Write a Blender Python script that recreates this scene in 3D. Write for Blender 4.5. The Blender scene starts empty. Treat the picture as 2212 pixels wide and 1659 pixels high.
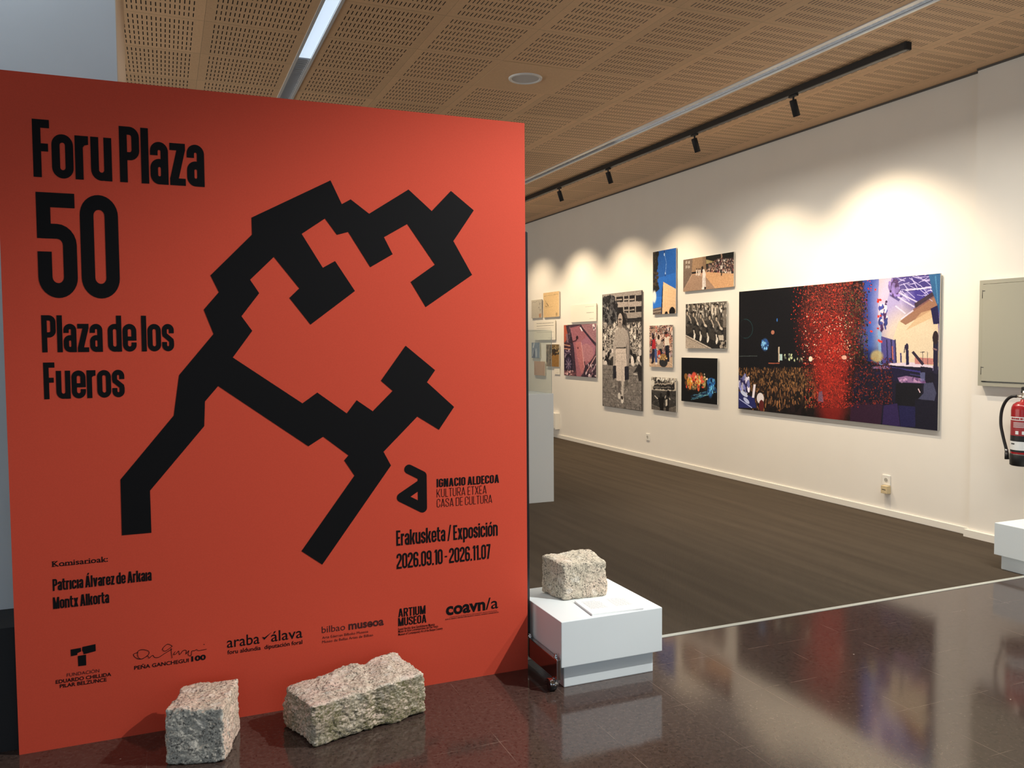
import bpy, bmesh, math, random
import numpy as np
from mathutils import Vector, Matrix, noise as mnoise

C = bpy.context.scene
COL = C.collection
rnd = random.Random(11)

# ------------------------------------------------------------------ camera
cam_d = bpy.data.cameras.new('camera'); cam = bpy.data.objects.new('camera', cam_d); COL.objects.link(cam)
YAW, PITCH, ROLL = 0.393498, -0.049978, -0.00708267
cy, sy = math.cos(YAW), math.sin(YAW)
fwd = Vector((sy*math.cos(PITCH), cy*math.cos(PITCH), math.sin(PITCH)))
rgt = Vector((cy, -sy, 0)); up = rgt.cross(fwd)
r2 = math.cos(ROLL)*rgt + math.sin(ROLL)*up; u2 = -math.sin(ROLL)*rgt + math.cos(ROLL)*up
cam.matrix_world = Matrix(((r2.x, u2.x, -fwd.x, 0), (r2.y, u2.y, -fwd.y, 0), (r2.z, u2.z, -fwd.z, 1.5), (0, 0, 0, 1)))
cam_d.sensor_fit = 'HORIZONTAL'; cam_d.sensor_width = 36.0; cam_d.lens = 1805.5/2212*36.0
cam_d.clip_start = 0.05; cam_d.clip_end = 100
C.camera = cam

# ------------------------------------------------------------------ world, exposure, large lights
C.view_settings.view_transform = 'Standard'; C.view_settings.look = 'None'
C.view_settings.gamma = 1.0; C.view_settings.use_curve_mapping = False
C.view_settings.exposure = 0.0
w = bpy.data.worlds.new('world'); C.world = w; w.use_nodes = True
w.node_tree.nodes['Background'].inputs[0].default_value = (0.55, 0.72, 1.0, 1)
w.node_tree.nodes['Background'].inputs[1].default_value = 0.6

def area(name, loc, target, sx, sy_, power, color, spread=180):
    l = bpy.data.lights.new(name, 'AREA'); l.shape = 'RECTANGLE'; l.size = sx; l.size_y = sy_
    l.energy = power; l.color = color; l.spread = math.radians(spread)
    o = bpy.data.objects.new(name, l); COL.objects.link(o); o.location = loc
    o.rotation_euler = (Vector(target)-Vector(loc)).to_track_quat('-Z', 'Y').to_euler()
    return o
# daylight through the glazed front of the lobby, behind the photographer
area('daylight', (0.8, -4.9, 1.75), (0.8, 0, 1.6), 7.0, 2.6, 60, (0.70, 0.88, 1.0))
# lit run of the right hand ceiling luminaire over the lobby
ln = area('ceiling_area_light', (4.2, 1.9, 3.40), (4.2, 1.9, 0), 0.08, 2.9, 75, (1.0, 0.96, 0.88), 150)
area('daylight', (-4.3, 0.6, 1.9), (0, 0.6, 1.7), 4.0, 2.2, 34, (0.70, 0.88, 1.0))
# windows along the far side of the gallery, behind the panel
area('daylight', (-4.3, 9.5, 1.9), (0, 9.5, 1.9), 9.0, 2.4, 215, (1.0, 0.965, 0.90))
# added unseen light above the gap, brightens the column but not the panel
area('ceiling_area_light', (-0.9, 3.50, 3.42), (-0.9, 3.75, 2.9), 1.2, 0.05, 5, (0.82, 0.92, 1.0))
# the same luminaire over the near end of the gallery
area('ceiling_area_light', (4.2, 5.4, 3.40), (4.2, 5.4, 0), 0.08, 3.8, 60, (1.0, 0.94, 0.84), 160)
# spotlight on the lobby ceiling that is turned to the orange panel
sl = bpy.data.lights.new('panel_spot', 'SPOT'); sl.energy = 610; sl.color = (1.0, 0.97, 0.92); sl.spot_size = math.radians(55); sl.spot_blend = 0.75; sl.shadow_soft_size = 0.03
so = bpy.data.objects.new('panel_spot', sl); COL.objects.link(so); so.location = (3.6, 1.5, 3.42)
so.rotation_euler = (Vector((1.2, 3.46, 1.0))-so.location).to_track_quat('-Z', 'Y').to_euler()
# lit run of the left hand ceiling luminaire
area('ceiling_area_light', (0.957, 4.55, 3.42), (0.957, 4.55, 0), 0.08, 2.9, 14, (0.90, 0.96, 1.0), 150)

# ------------------------------------------------------------------ dimensions (metres)
ZC = 3.493      # ceiling
XW = 5.66       # wall with the photographs
XP = 5.61       # pier beside the wall
YB = 3.463      # face of the orange panel
CELL = 0.626    # ceiling tile

# ------------------------------------------------------------------ helpers
def srgb(r, g, b):
    f = lambda c: c/12.92 if c <= 0.04045 else ((c+0.055)/1.055)**2.4
    return (f(r/255), f(g/255), f(b/255), 1)

class MB:
    def __init__(s): s.v = []; s.f = []; s.sm = []
    def quad(s, *p, smooth=False):
        n = len(s.v); s.v += [tuple(q) for q in p]; s.f.append(tuple(range(n, n+len(p)))); s.sm.append(smooth)
    def add(s, vs, fs, smooth=False, M=None):
        n = len(s.v)
        s.v += [tuple(M @ Vector(q)) if M else tuple(q) for q in vs]
        for f in fs: s.f.append(tuple(i+n for i in f)); s.sm.append(smooth)
    def box(s, x0, x1, y0, y1, z0, z1, M=None):
        vs = [(x, y, z) for z in (z0, z1) for y in (y0, y1) for x in (x0, x1)]
        s.add(vs, [(0, 2, 3, 1), (4, 5, 7, 6), (0, 1, 5, 4), (2, 6, 7, 3), (0, 4, 6, 2), (1, 3, 7, 5)], M=M)
    def lathe(s, prof, n=32, M=None, smooth=True):
        vs = []; fs = []
        for r, z in prof:
            for k in range(n):
                a = 2*math.pi*k/n; vs.append((r*math.cos(a), r*math.sin(a), z))
        for i in range(len(prof)-1):
            for k in range(n):
                fs.append((i*n+k, i*n+(k+1) % n, (i+1)*n+(k+1) % n, (i+1)*n+k))
        s.add(vs, fs, smooth, M)
        if min(prof[0][0], prof[-1][0]) < 1e-6 and abs(prof[0][1]-prof[-1][1]) < 1e-6: return   # a plain disc
        if prof[0][0] > 1e-6: s.add(vs[:n], [tuple(range(n))[::-1]], False, M)
        if prof[-1][0] > 1e-6: s.add(vs[-n:], [tuple(range(n))], False, M)
    def tube(s, pts, r, n=12, smooth=True):
        pts = [Vector(p) for p in pts]; vs = []; fs = []
        t0 = (pts[1]-pts[0]).normalized(); a = t0.orthogonal().normalized()
        for i, p in enumerate(pts):
            t = (pts[min(i+1, len(pts)-1)]-pts[max(i-1, 0)]).normalized()
            a = (a-t*a.dot(t)).normalized(); b = t.cross(a)
            rr = r[i] if isinstance(r, (list, tuple)) else r
            for k in range(n):
                q = 2*math.pi*k/n; vs.append(p+(a*math.cos(q)+b*math.sin(q))*rr)
        for i in range(len(pts)-1):
            for k in range(n): fs.append((i*n+k, i*n+(k+1) % n, (i+1)*n+(k+1) % n, (i+1)*n+k))
        fs.append(tuple(range(n))[::-1]); fs.append(tuple(range((len(pts)-1)*n, len(pts)*n)))
        s.add(vs, fs, smooth)
    def build(s, name, mat, parent=None, bevel=0, seg=2, weld=False):
        me = bpy.data.meshes.new(name); me.from_pydata(s.v, [], s.f); me.update()
        me.polygons.foreach_set('use_smooth', s.sm)
        if weld or bevel:
            bm = bmesh.new(); bm.from_mesh(me)
            if weld: bmesh.ops.remove_doubles(bm, verts=bm.verts, dist=1e-5)
            bmesh.ops.recalc_face_normals(bm, faces=bm.faces)
            if bevel: bmesh.ops.bevel(bm, geom=bm.edges[:], offset=bevel, segments=seg, affect='EDGES', profile=0.6)
            bm.to_mesh(me); bm.free()
        if mat: me.materials.append(mat)
        o = bpy.data.objects.new(name, me); COL.objects.link(o)
        if parent: o.parent = parent
        return o

def thing(name, label, cat, loc=(0, 0, 0), rz=0, group=None):
    o = bpy.data.objects.new(name, None); COL.objects.link(o); o.location = loc; o.rotation_euler = (0, 0, rz)
    o.empty_display_size = 0.05
    o['label'] = label; o['category'] = cat
    if group: o['group'] = group
    return o
def tag(o, label, cat, group=None):
    o['label'] = label; o['category'] = cat
    if group: o['group'] = group
    return o
def struct(o): o['kind'] = 'structure'; return o

# ------------------------------------------------------------------ materials
def mat(name):
    m = bpy.data.materials.new(name); m.use_nodes = True; nt = m.node_tree
    return m, nt, nt.nodes['Principled BSDF']
def simple(name, col, rough=0.5, metal=0.0, spec=0.5, noise=0.0, nscale=30, bump=0.0, emit=None, es=0):
    m, nt, b = mat(name)
    b.inputs['Base Color'].default_value = col; b.inputs['Roughness'].default_value = rough
    b.inputs['Metallic'].default_value = metal; b.inputs['Specular IOR Level'].default_value = spec
    if emit: b.inputs['Emission Color'].default_value = emit; b.inputs['Emission Strength'].default_value = es
    if noise or bump:
        tc = nt.nodes.new('ShaderNodeTexCoord'); n = nt.nodes.new('ShaderNodeTexNoise')
        n.inputs['Scale'].default_value = nscale; n.inputs['Detail'].default_value = 4
        nt.links.new(tc.outputs['Object'], n.inputs['Vector'])
        if noise:
            mx = nt.nodes.new('ShaderNodeMix'); mx.data_type = 'RGBA'
            mx.inputs[6].default_value = tuple(c*(1-noise) for c in col[:3])+(1,)
            mx.inputs[7].default_value = tuple(min(1, c*(1+noise)) for c in col[:3])+(1,)
            nt.links.new(n.outputs['Fac'], mx.inputs[0]); nt.links.new(mx.outputs[2], b.inputs['Base Color'])
        if bump:
            bp = nt.nodes.new('ShaderNodeBump'); bp.inputs['Strength'].default_value = bump; bp.inputs['Distance'].default_value = 0.002
            nt.links.new(n.outputs['Fac'], bp.inputs['Height']); nt.links.new(bp.outputs['Normal'], b.inputs['Normal'])
    return m
def N(nt, t, **kw):
    n = nt.nodes.new(t)
    for k, v in kw.items(): setattr(n, k, v)
    return n
def M_(nt, op, a, b=None):
    n = nt.nodes.new('ShaderNodeMath'); n.operation = op
    for i, x in enumerate((a, b)):
        if x is None: continue
        if isinstance(x, (int, float)): n.inputs[i].default_value = x
        else: nt.links.new(x, n.inputs[i])
    return n.outputs[0]
def mixc(nt, fac, a, b):
    n = nt.nodes.new('ShaderNodeMix'); n.data_type = 'RGBA'
    for i, x in ((0, fac), (6, a), (7, b)):
        if isinstance(x, (int, float)): n.inputs[i].default_value = x
        elif isinstance(x, tuple): n.inputs[i].default_value = x
        else: nt.links.new(x, n.inputs[i])
    return n.outputs[2]
def ramp(nt, fac, stops):
    n = nt.nodes.new('ShaderNodeValToRGB'); e = n.color_ramp.elements
    e[0].position, e[0].color = stops[0]; e[1].position, e[1].color = stops[-1]
    for p, c in stops[1:-1]:
        x = e.new(p); x.color = c
    nt.links.new(fac, n.inputs[0]); return n.outputs[0]

WHITE = simple('wall_paint', (0.80, 0.765, 0.70, 1), 0.65, noise=0.03, nscale=3, bump=0.08)
GREYWALL = simple('column_plaster', (0.62, 0.66, 0.70, 1), 0.7, noise=0.05, nscale=4, bump=0.15)
SKIRT = simple('skirting_paint', (0.80, 0.77, 0.70, 1), 0.4)
PLW = simple('plinth_paint', (0.77, 0.84, 0.86, 1), 0.45, noise=0.015, nscale=8)
BLACK = simple('black_metal', (0.012, 0.012, 0.013, 1), 0.45)
BLACKM = simple('matt_black', (0.01, 0.01, 0.012, 1), 0.7)
CHROME = simple('chrome', (0.42, 0.42, 0.43, 1), 0.12, metal=1.0)
STEEL = simple('steel', (0.22, 0.23, 0.24, 1), 0.35, metal=1.0)
ALU = simple('white_aluminium', (0.72, 0.74, 0.76, 1), 0.35, metal=0.3)
REFL = simple('reflector', (0.78, 0.80, 0.83, 1), 0.30, metal=0.45)
INK = simple('black_vinyl', (0.0052, 0.0052, 0.006, 1), 0.7, spec=0.12)
INK2 = simple('brown_ink', (0.055, 0.010, 0.009, 1), 0.6, spec=0.3)
RUBBER = simple('rubber', (0.012, 0.012, 0.013, 1), 0.5)

def m_board():
    m, nt, b = mat('orange_red_print')
    tc = N(nt, 'ShaderNodeTexCoord'); n = N(nt, 'ShaderNodeTexNoise'); n.inputs['Scale'].default_value = 260; n.inputs['Detail'].default_value = 2
    nt.links.new(tc.outputs['Object'], n.inputs['Vector'])
    c = mixc(nt, n.outputs['Fac'], (0.56, 0.066, 0.034, 1), (0.66, 0.080, 0.043, 1))
    nt.links.new(c, b.inputs['Base Color']); b.inputs['Roughness'].default_value = 0.65; b.inputs['Specular IOR Level'].default_value = 0.15
    return m
BOARD = m_board()

def m_ceiling():
    m, nt, b = mat('slotted_wood_tile')
    uv = N(nt, 'ShaderNodeUVMap'); sp = N(nt, 'ShaderNodeSeparateXYZ'); nt.links.new(uv.outputs[0], sp.inputs[0])
    u = M_(nt, 'MODULO', sp.outputs[0], CELL); v = M_(nt, 'MODULO', sp.outputs[1], CELL)
    ps = 0.0262; mu = (CELL-20*ps)/2
    a = M_(nt, 'DIVIDE', M_(nt, 'SUBTRACT', u, mu), ps)
    ina = M_(nt, 'MULTIPLY', M_(nt, 'GREATER_THAN', a, 0.0), M_(nt, 'LESS_THAN', a, 20.0))
    fa = M_(nt, 'ABSOLUTE', M_(nt, 'SUBTRACT', M_(nt, 'FRACT', a), 0.5))
    pv = 0.0965; mv = (CELL-6*pv)/2
    c = M_(nt, 'DIVIDE', M_(nt, 'SUBTRACT', v, mv), pv)
    inc = M_(nt, 'MULTIPLY', M_(nt, 'GREATER_THAN', c, 0.0), M_(nt, 'LESS_THAN', c, 6.0))
    fc = M_(nt, 'ABSOLUTE', M_(nt, 'SUBTRACT', M_(nt, 'FRACT', c), 0.5))
    slot = M_(nt, 'MULTIPLY', M_(nt, 'MULTIPLY', ina, inc), M_(nt, 'MULTIPLY', M_(nt, 'LESS_THAN', fa, 0.125), M_(nt, 'LESS_THAN', fc, 0.315)))
    seam = M_(nt, 'MAXIMUM', M_(nt, 'LESS_THAN', u, 0.0025), M_(nt, 'LESS_THAN', v, 0.0035))
    tc = N(nt, 'ShaderNodeTexCoord'); n1 = N(nt, 'ShaderNodeTexNoise'); n1.inputs['Scale'].default_value = 90; n1.inputs['Detail'].default_value = 5
    nt.links.new(tc.outputs['Object'], n1.inputs['Vector'])
    wood = mixc(nt, n1.outputs['Fac'], (0.62, 0.41, 0.24, 1), (0.80, 0.545, 0.33, 1))
    # every tile has a slightly different tone
    iu = M_(nt, 'FLOOR', M_(nt, 'DIVIDE', sp.outputs[0], CELL)); iv = M_(nt, 'FLOOR', M_(nt, 'DIVIDE', sp.outputs[1], CELL))
    cb = N(nt, 'ShaderNodeCombineXYZ'); nt.links.new(iu, cb.inputs[0]); nt.links.new(iv, cb.inputs[1])
    wn = N(nt, 'ShaderNodeTexWhiteNoise'); wn.noise_dimensions = '2D'; nt.links.new(cb.outputs[0], wn.inputs['Vector'])
    hs = N(nt, 'ShaderNodeHueSaturation'); nt.links.new(wood, hs.inputs['Color'])
    nt.links.new(M_(nt, 'ADD', M_(nt, 'MULTIPLY', wn.outputs['Value'], 0.16), 0.92), hs.inputs['Value'])
    col = mixc(nt, M_(nt, 'MULTIPLY', seam, 0.45), hs.outputs[0], (0.06, 0.04, 0.025, 1))
    col = mixc(nt, slot, col, (0.012, 0.009, 0.007, 1))
    nt.links.new(col, b.inputs['Base Color']); b.inputs['Roughness'].default_value = 0.55; b.inputs['Specular IOR Level'].default_value = 0.3
    return m
CEIL = m_ceiling()
WOODPLAIN = simple('plain_wood_tile', (0.71, 0.478, 0.285, 1), 0.55, spec=0.3, noise=0.12, nscale=60)

def m_terrazzo():
    m, nt, b = mat('polished_brown_stone')
    tc = N(nt, 'ShaderNodeTexCoord'); co = tc.outputs['Object']
    n1 = N(nt, 'ShaderNodeTexNoise'); n1.inputs['Scale'].default_value = 60; n1.inputs['Detail'].default_value = 6; n1.inputs['Roughness'].default_value = 0.7
    n2 = N(nt, 'ShaderNodeTexNoise'); n2.inputs['Scale'].default_value = 1.2; n2.inputs['Detail'].default_value = 2
    v1 = N(nt, 'ShaderNodeTexVoronoi'); v1.inputs['Scale'].default_value = 85; v1.inputs['Randomness'].default_value = 1
    v2 = N(nt, 'ShaderNodeTexVoronoi'); v2.inputs['Scale'].default_value = 14
    for n in (n1, n2, v2): nt.links.new(co, n.inputs['Vector'])
    nd = N(nt, 'ShaderNodeTexNoise'); nd.inputs['Scale'].default_value = 130; nd.inputs['Detail'].default_value = 3; nt.links.new(co, nd.inputs['Vector'])
    wob = N(nt, 'ShaderNodeVectorMath'); wob.operation = 'MULTIPLY_ADD'; wob.inputs[1].default_value = (0.016, 0.016, 0.016)
    nt.links.new(nd.outputs['Color'], wob.inputs[0]); nt.links.new(co, wob.inputs[2]); nt.links.new(wob.outputs[0], v1.inputs['Vector'])
    base = ramp(nt, n1.outputs['Fac'], [(0.3, (0.032, 0.021, 0.017, 1)), (0.5, (0.060, 0.041, 0.034, 1)), (0.72, (0.100, 0.072, 0.060, 1))])
    base = mixc(nt, M_(nt, 'MULTIPLY', n2.outputs['Fac'], 0.5), base, (0.068, 0.040, 0.034, 1))
    sep = N(nt, 'ShaderNodeSeparateColor'); nt.links.new(v1.outputs['Color'], sep.inputs[0])
    spk = M_(nt, 'MULTIPLY', M_(nt, 'GREATER_THAN', sep.outputs[0], 0.82), M_(nt, 'LESS_THAN', v1.outputs['Distance'], 0.42))
    base = mixc(nt, M_(nt, 'MULTIPLY', spk, 0.62), base, (0.012, 0.008, 0.007, 1))
    sep2 = N(nt, 'ShaderNodeSeparateColor'); nt.links.new(v2.outputs['Color'], sep2.inputs[0])
    wh = M_(nt, 'MULTIPLY', M_(nt, 'GREATER_THAN', sep2.outputs[1], 0.93), M_(nt, 'LESS_THAN', v2.outputs['Distance'], 0.045))
    base = mixc(nt, M_(nt, 'MULTIPLY', wh, 0.9), base, (0.5, 0.45, 0.40, 1))
    # joints of the 0.41 m slabs
    sp = N(nt, 'ShaderNodeSeparateXYZ'); nt.links.new(co, sp.inputs[0])
    u = M_(nt, 'MODULO', M_(nt, 'ADD', sp.outputs[0], 40.0-0.717+0.4075*25-0.4075*24), 0.4075)
    u = M_(nt, 'MODULO', M_(nt, 'ADD', sp.outputs[0], 0.4075*40-0.717), 0.4075)
    v = M_(nt, 'MODULO', M_(nt, 'ADD', sp.outputs[1], 0.4*40-3.255), 0.4)
    nl = N(nt, 'ShaderNodeTexNoise'); nl.inputs['Scale'].default_value = 5; nt.links.new(co, nl.inputs['Vector'])
    seam = M_(nt, 'MAXIMUM', M_(nt, 'LESS_THAN', u, 0.0022), M_(nt, 'LESS_THAN', v, 0.0026))
    seam = M_(nt, 'MULTIPLY', seam, ramp(nt, nl.outputs['Fac'], [(0.46, (0, 0, 0, 1)), (0.72, (0.5, 0.5, 0.5, 1))]))
    base = mixc(nt, seam, base, (0.34, 0.26, 0.21, 1))
    nt.links.new(base, b.inputs['Base Color'])
    rr = M_(nt, 'ADD', M_(nt, 'MULTIPLY', n2.outputs['Fac'], 0.05), 0.07)
    nt.links.new(rr, b.inputs['Roughness']); b.inputs['Specular IOR Level'].default_value = 0.6
    return m
TERRAZZO = m_terrazzo()

def m_carpet():
    m, nt, b = mat('ribbed_carpet')
    tc = N(nt, 'ShaderNodeTexCoord'); co = tc.outputs['Object']
    mp = N(nt, 'ShaderNodeMapping'); mp.inputs['Scale'].default_value = (1, 0.06, 1); nt.links.new(co, mp.inputs[0])
    n1 = N(nt, 'ShaderNodeTexNoise'); n1.inputs['Scale'].default_value = 10; n1.inputs['Detail'].default_value = 2; nt.links.new(mp.outputs[0], n1.inputs['Vector'])
    n2 = N(nt, 'ShaderNodeTexNoise'); n2.inputs['Scale'].default_value = 240; n2.inputs['Detail'].default_value = 2; nt.links.new(co, n2.inputs['Vector'])
    c = mixc(nt, n1.outputs['Fac'], (0.050, 0.038, 0.027, 1), (0.110, 0.086, 0.062, 1))
    c = mixc(nt, M_(nt, 'MULTIPLY', n2.outputs['Fac'], 0.5), c, (0.034, 0.028, 0.023, 1))
    nt.links.new(c, b.inputs['Base Color']); b.inputs['Roughness'].default_value = 0.95; b.inputs['Specular IOR Level'].default_value = 0.1
    sp = N(nt, 'ShaderNodeSeparateXYZ'); nt.links.new(co, sp.inputs[0])
    s1 = M_(nt, 'SINE', M_(nt, 'MULTIPLY', sp.outputs[0], 2*math.pi/0.008)); s2 = M_(nt, 'SINE', M_(nt, 'MULTIPLY', sp.outputs[1], 2*math.pi/0.012))
    bp = N(nt, 'ShaderNodeBump'); bp.inputs['Strength'].default_value = 0.5; bp.inputs['Distance'].default_value = 0.002
    nt.links.new(M_(nt, 'MULTIPLY', s1, s2), bp.inputs['Height']); nt.links.new(bp.outputs[0], b.inputs['Normal'])
    return m
CARPET = m_carpet()

def m_granite(name, a, c, dark, pink, moss=0.0, scale=1.0, cutgrey=0.0):
    m, nt, b = mat(name)
    tc = N(nt, 'ShaderNodeTexCoord'); co = tc.outputs['Object']
    def noi(sc, de, ro=0.5):
        n = N(nt, 'ShaderNodeTexNoise'); n.inputs['Scale'].default_value = sc; n.inputs['Detail'].default_value = de; n.inputs['Roughness'].default_value = ro
        nt.links.new(co, n.inputs['Vector']); return n.outputs['Fac']
    def vor(sc):
        v = N(nt, 'ShaderNodeTexVoronoi'); v.inputs['Scale'].default_value = sc; nt.links.new(co, v.inputs['Vector'])
        q = N(nt, 'ShaderNodeSeparateColor'); nt.links.new(v.outputs['Color'], q.inputs[0]); return v, q
    n1 = noi(38*scale, 5, 0.62); n2 = noi(9, 3); n3 = noi(300, 2); n5 = noi(16, 4)
    v1, s1 = vor(170*scale); v2, s2 = vor(230*scale); v3, s3 = vor(42*scale)
    base = mixc(nt, s1.outputs[1], a, c)
    pk = ramp(nt, n2, [(0.42, (0, 0, 0, 1)), (0.62, (1, 1, 1, 1))])
    base = mixc(nt, M_(nt, 'MULTIPLY', pk, M_(nt, 'ADD', M_(nt, 'MULTIPLY', s2.outputs[1], 0.7), 0.15)), base, pink)
    sx = N(nt, 'ShaderNodeSeparateXYZ'); nt.links.new(tc.outputs['Normal'], sx.inputs[0])
    if cutgrey:   # the freshly split face towards the room is grey
        k = ramp(nt, M_(nt, 'ADD', M_(nt, 'MULTIPLY', sx.outputs[1], -1.0), M_(nt, 'MULTIPLY', sx.outputs[2], -0.2)), [(0.62, (0, 0, 0, 1)), (0.80, (1, 1, 1, 1))])
        gr = mixc(nt, s1.outputs[1], (0.33, 0.325, 0.29, 1), (0.60, 0.58, 0.51, 1))
        base = mixc(nt, M_(nt, 'MULTIPLY', k, cutgrey), base, gr)
    # mica: small dark grains gathered in clouds
    dk = ramp(nt, M_(nt, 'ADD', s1.outputs[0], M_(nt, 'MULTIPLY', n1, 1.1)), [(1.0/2.1*1.95, (0, 0, 0, 1)), (1.0, (1, 1, 1, 1))]) if False else M_(nt, 'GREATER_THAN', M_(nt, 'ADD', s1.outputs[0], M_(nt, 'MULTIPLY', n1, 1.15)), 1.48)
    base = mixc(nt, M_(nt, 'MULTIPLY', dk, 0.68), base, dark)
    d2 = M_(nt, 'GREATER_THAN', M_(nt, 'ADD', s2.outputs[0], M_(nt, 'MULTIPLY', n5, 0.9)), 1.40)
    base = mixc(nt, M_(nt, 'MULTIPLY', d2, 0.55), base, dark)
    wt = M_(nt, 'GREATER_THAN', s3.outputs[2], 0.90)
    base = mixc(nt, M_(nt, 'MULTIPLY', wt, 0.35), base, (0.82, 0.78, 0.70, 1))
    if moss:
        n4 = noi(5.5, 6, 0.6)
        side = ramp(nt, sx.outputs[2], [(0.15, (1, 1, 1, 1)), (0.65, (0.03, 0.03, 0.03, 1))])
        k = M_(nt, 'MULTIPLY', ramp(nt, n4, [(0.32, (0.25, 0.25, 0.25, 1)), (0.56, (1, 1, 1, 1))]), M_(nt, 'MULTIPLY', side, moss))
        base = mixc(nt, M_(nt, 'MULTIPLY', k, M_(nt, 'ADD', M_(nt, 'MULTIPLY', s1.outputs[2], 0.5), 0.5)), base, (0.150, 0.142, 0.058, 1))
    nt.links.new(base, b.inputs['Base Color']); b.inputs['Roughness'].default_value = 0.8; b.inputs['Specular IOR Level'].default_value = 0.35
    bp = N(nt, 'ShaderNodeBump'); bp.inputs['Strength'].default_value = 0.65; bp.inputs['Distance'].default_value = 0.008
    h = M_(nt, 'ADD', M_(nt, 'MULTIPLY', n1, 1.0), M_(nt, 'ADD', M_(nt, 'MULTIPLY', n3, 0.25), M_(nt, 'MULTIPLY', v3.outputs['Distance'], 0.5)))
    nt.links.new(h, bp.inputs['Height']); nt.links.new(bp.outputs[0], b.inputs['Normal'])
    return m

def m_glass():
    m = bpy.data.materials.new('clear_glass'); m.use_nodes = True; nt = m.node_tree; nt.nodes.clear()
    out = N(nt, 'ShaderNodeOutputMaterial'); tr = N(nt, 'ShaderNodeBsdfTransparent'); gl = N(nt, 'ShaderNodeBsdfGlossy')
    tr.inputs[0].default_value = (0.95, 0.97, 0.965, 1); gl.inputs['Roughness'].default_value = 0.02
    lw = N(nt, 'ShaderNodeLayerWeight'); lw.inputs['Blend'].default_value = 0.5; mx = N(nt, 'ShaderNodeMixShader')
    nt.links.new(M_(nt, 'ADD', M_(nt, 'MULTIPLY', M_(nt, 'POWER', lw.outputs['Facing'], 4.0), 0.6), 0.03), mx.inputs[0]); nt.links.new(tr.outputs[0], mx.inputs[1]); nt.links.new(gl.outputs[0], mx.inputs[2])
    nt.links.new(mx.outputs[0], out.inputs[0]); return m
GLASS = m_glass()
def m_print():
    m, nt, b = mat('photo_print')
    a = N(nt, 'ShaderNodeVertexColor'); a.layer_name = 'print'; nt.links.new(a.outputs['Color'], b.inputs['Base Color'])
    b.inputs['Roughness'].default_value = 0.5; b.inputs['Specular IOR Level'].default_value = 0.3
    return m
PRINT = m_print()

# ------------------------------------------------------------------ setting
YS = 3.555
fl = MB(); fl.box(-4.5, XW+0.3, -5.2, YS, -0.1, 0.0); floor = struct(fl.build('floor', TERRAZZO))
cp = MB(); cp.box(-4.5, XW+0.3, YS+0.03, 17.2, -0.1, 0.0); cp.build('carpet', CARPET, floor)
st = MB(); st.box(-0.19, XP, YS, YS+0.03, -0.1, 0.002); struct(st.build('trim_1', simple('threshold_strip', (0.44, 0.46, 0.42, 1), 0.4)))

def ceiling():
    vs = []; fs = []; uvs = []
    def rect(x0, x1, y0, y1, uoff, plain=False):
        n = len(vs); vs.extend([(x0, y0, ZC), (x0, y1, ZC), (x1, y1, ZC), (x1, y0, ZC)]); fs.append((n, n+1, n+2, n+3))
        for (x, y) in ((x0, y0), (x0, y1), (x1, y1), (x1, y0)):
            uvs.append((0.02, 0.3) if plain else (x-uoff+CELL*20, y-4.955+CELL*20))
    L1, L2, R1, R2 = 0.904, 1.010, 4.145, 4.250
    rect(-4.5, L1, -5.2, 17.2, L1); rect(L2, R1, -5.2, 17.2, L2); rect(R2, R2+2*CELL, -5.2, 17.2, R2); rect(R2+2*CELL, XW, -5.2, 17.2, 0, True)
    me = bpy.data.meshes.new('ceiling'); me.from_pydata(vs, [], fs); me.update()
    ul = me.uv_layers.new(name='UVMap')
    for i, uvv in enumerate(uvs): ul.data[i].uv = uvv
    me.materials.append(CEIL)
    o = bpy.data.objects.new('ceiling', me); COL.objects.link(o); struct(o)
    s = MB(); s.box(-4.6, XW+0.3, -5.3, 17.3, ZC+0.12, ZC+0.2); s.build('slab', WHITE, o)
ceiling()
b = MB(); b.box(XW, XW+0.25, 4.48, 17.2, 0, ZC+0.12); struct(b.build('wall_right', WHITE))
b = MB(); b.box(XP, XW+0.25, -5.2, 4.48, 0, ZC+0.12); struct(b.build('wall_pier', WHITE))
b = MB(); b.box(XW-0.016, XW, 4.48, 17.2, 0, 0.055); struct(b.build('baseboard_right', SKIRT, bevel=0.003))
b = MB(); b.box(XP-0.026, XP, -5.2, 4.48, 0, 0.055); b.box(XP-0.026, XW-0.016, 4.48, 4.505, 0, 0.055); struct(b.build('baseboard_pier', SKIRT))
# dark shadow gap trim between wall and ceiling
b = MB(); b.box(XW-0.012, XW, 4.48, 17.2, ZC-0.014, ZC-0.001); b.box(XP-0.012, XP, -5.2, 4.48, ZC-0.014, ZC-0.001)
struct(b.build('trim_2', simple('shadow_gap', (0.10, 0.09, 0.08, 1), 0.7)))
b = MB(); b.box(-4.7, -4.5, -5.2, 17.2, 0, ZC+0.12); struct(b.build('wall_left', WHITE))
b = MB(); b.box(-4.5, XW, 17.2, 17.4, 0, ZC+0.12); struct(b.build('wall_far', WHITE))
b = MB(); b.box(-4.5, XW, -5.4, -5.2, 0, 0.4); b.box(-4.5, XW, -5.4, -5.2, 3.1, ZC+0.12); b.box(-4.5, -2.8, -5.4, -5.2, 0.4, 3.1); b.box(4.4, XW, -5.4, -5.2, 0.4, 3.1)
struct(b.build('wall_back', WHITE))
b = MB()
for x in (-2.8, -0.4, 2.0, 4.35): b.box(x, x+0.05, -5.36, -5.28, 0.4, 3.1)
b.box(-2.8, 4.4, -5.36, -5.28, 0.4, 0.45); b.box(-2.8, 4.4, -5.36, -5.28, 3.05, 3.1)
win = struct(b.build('window_1', STEEL))
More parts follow.
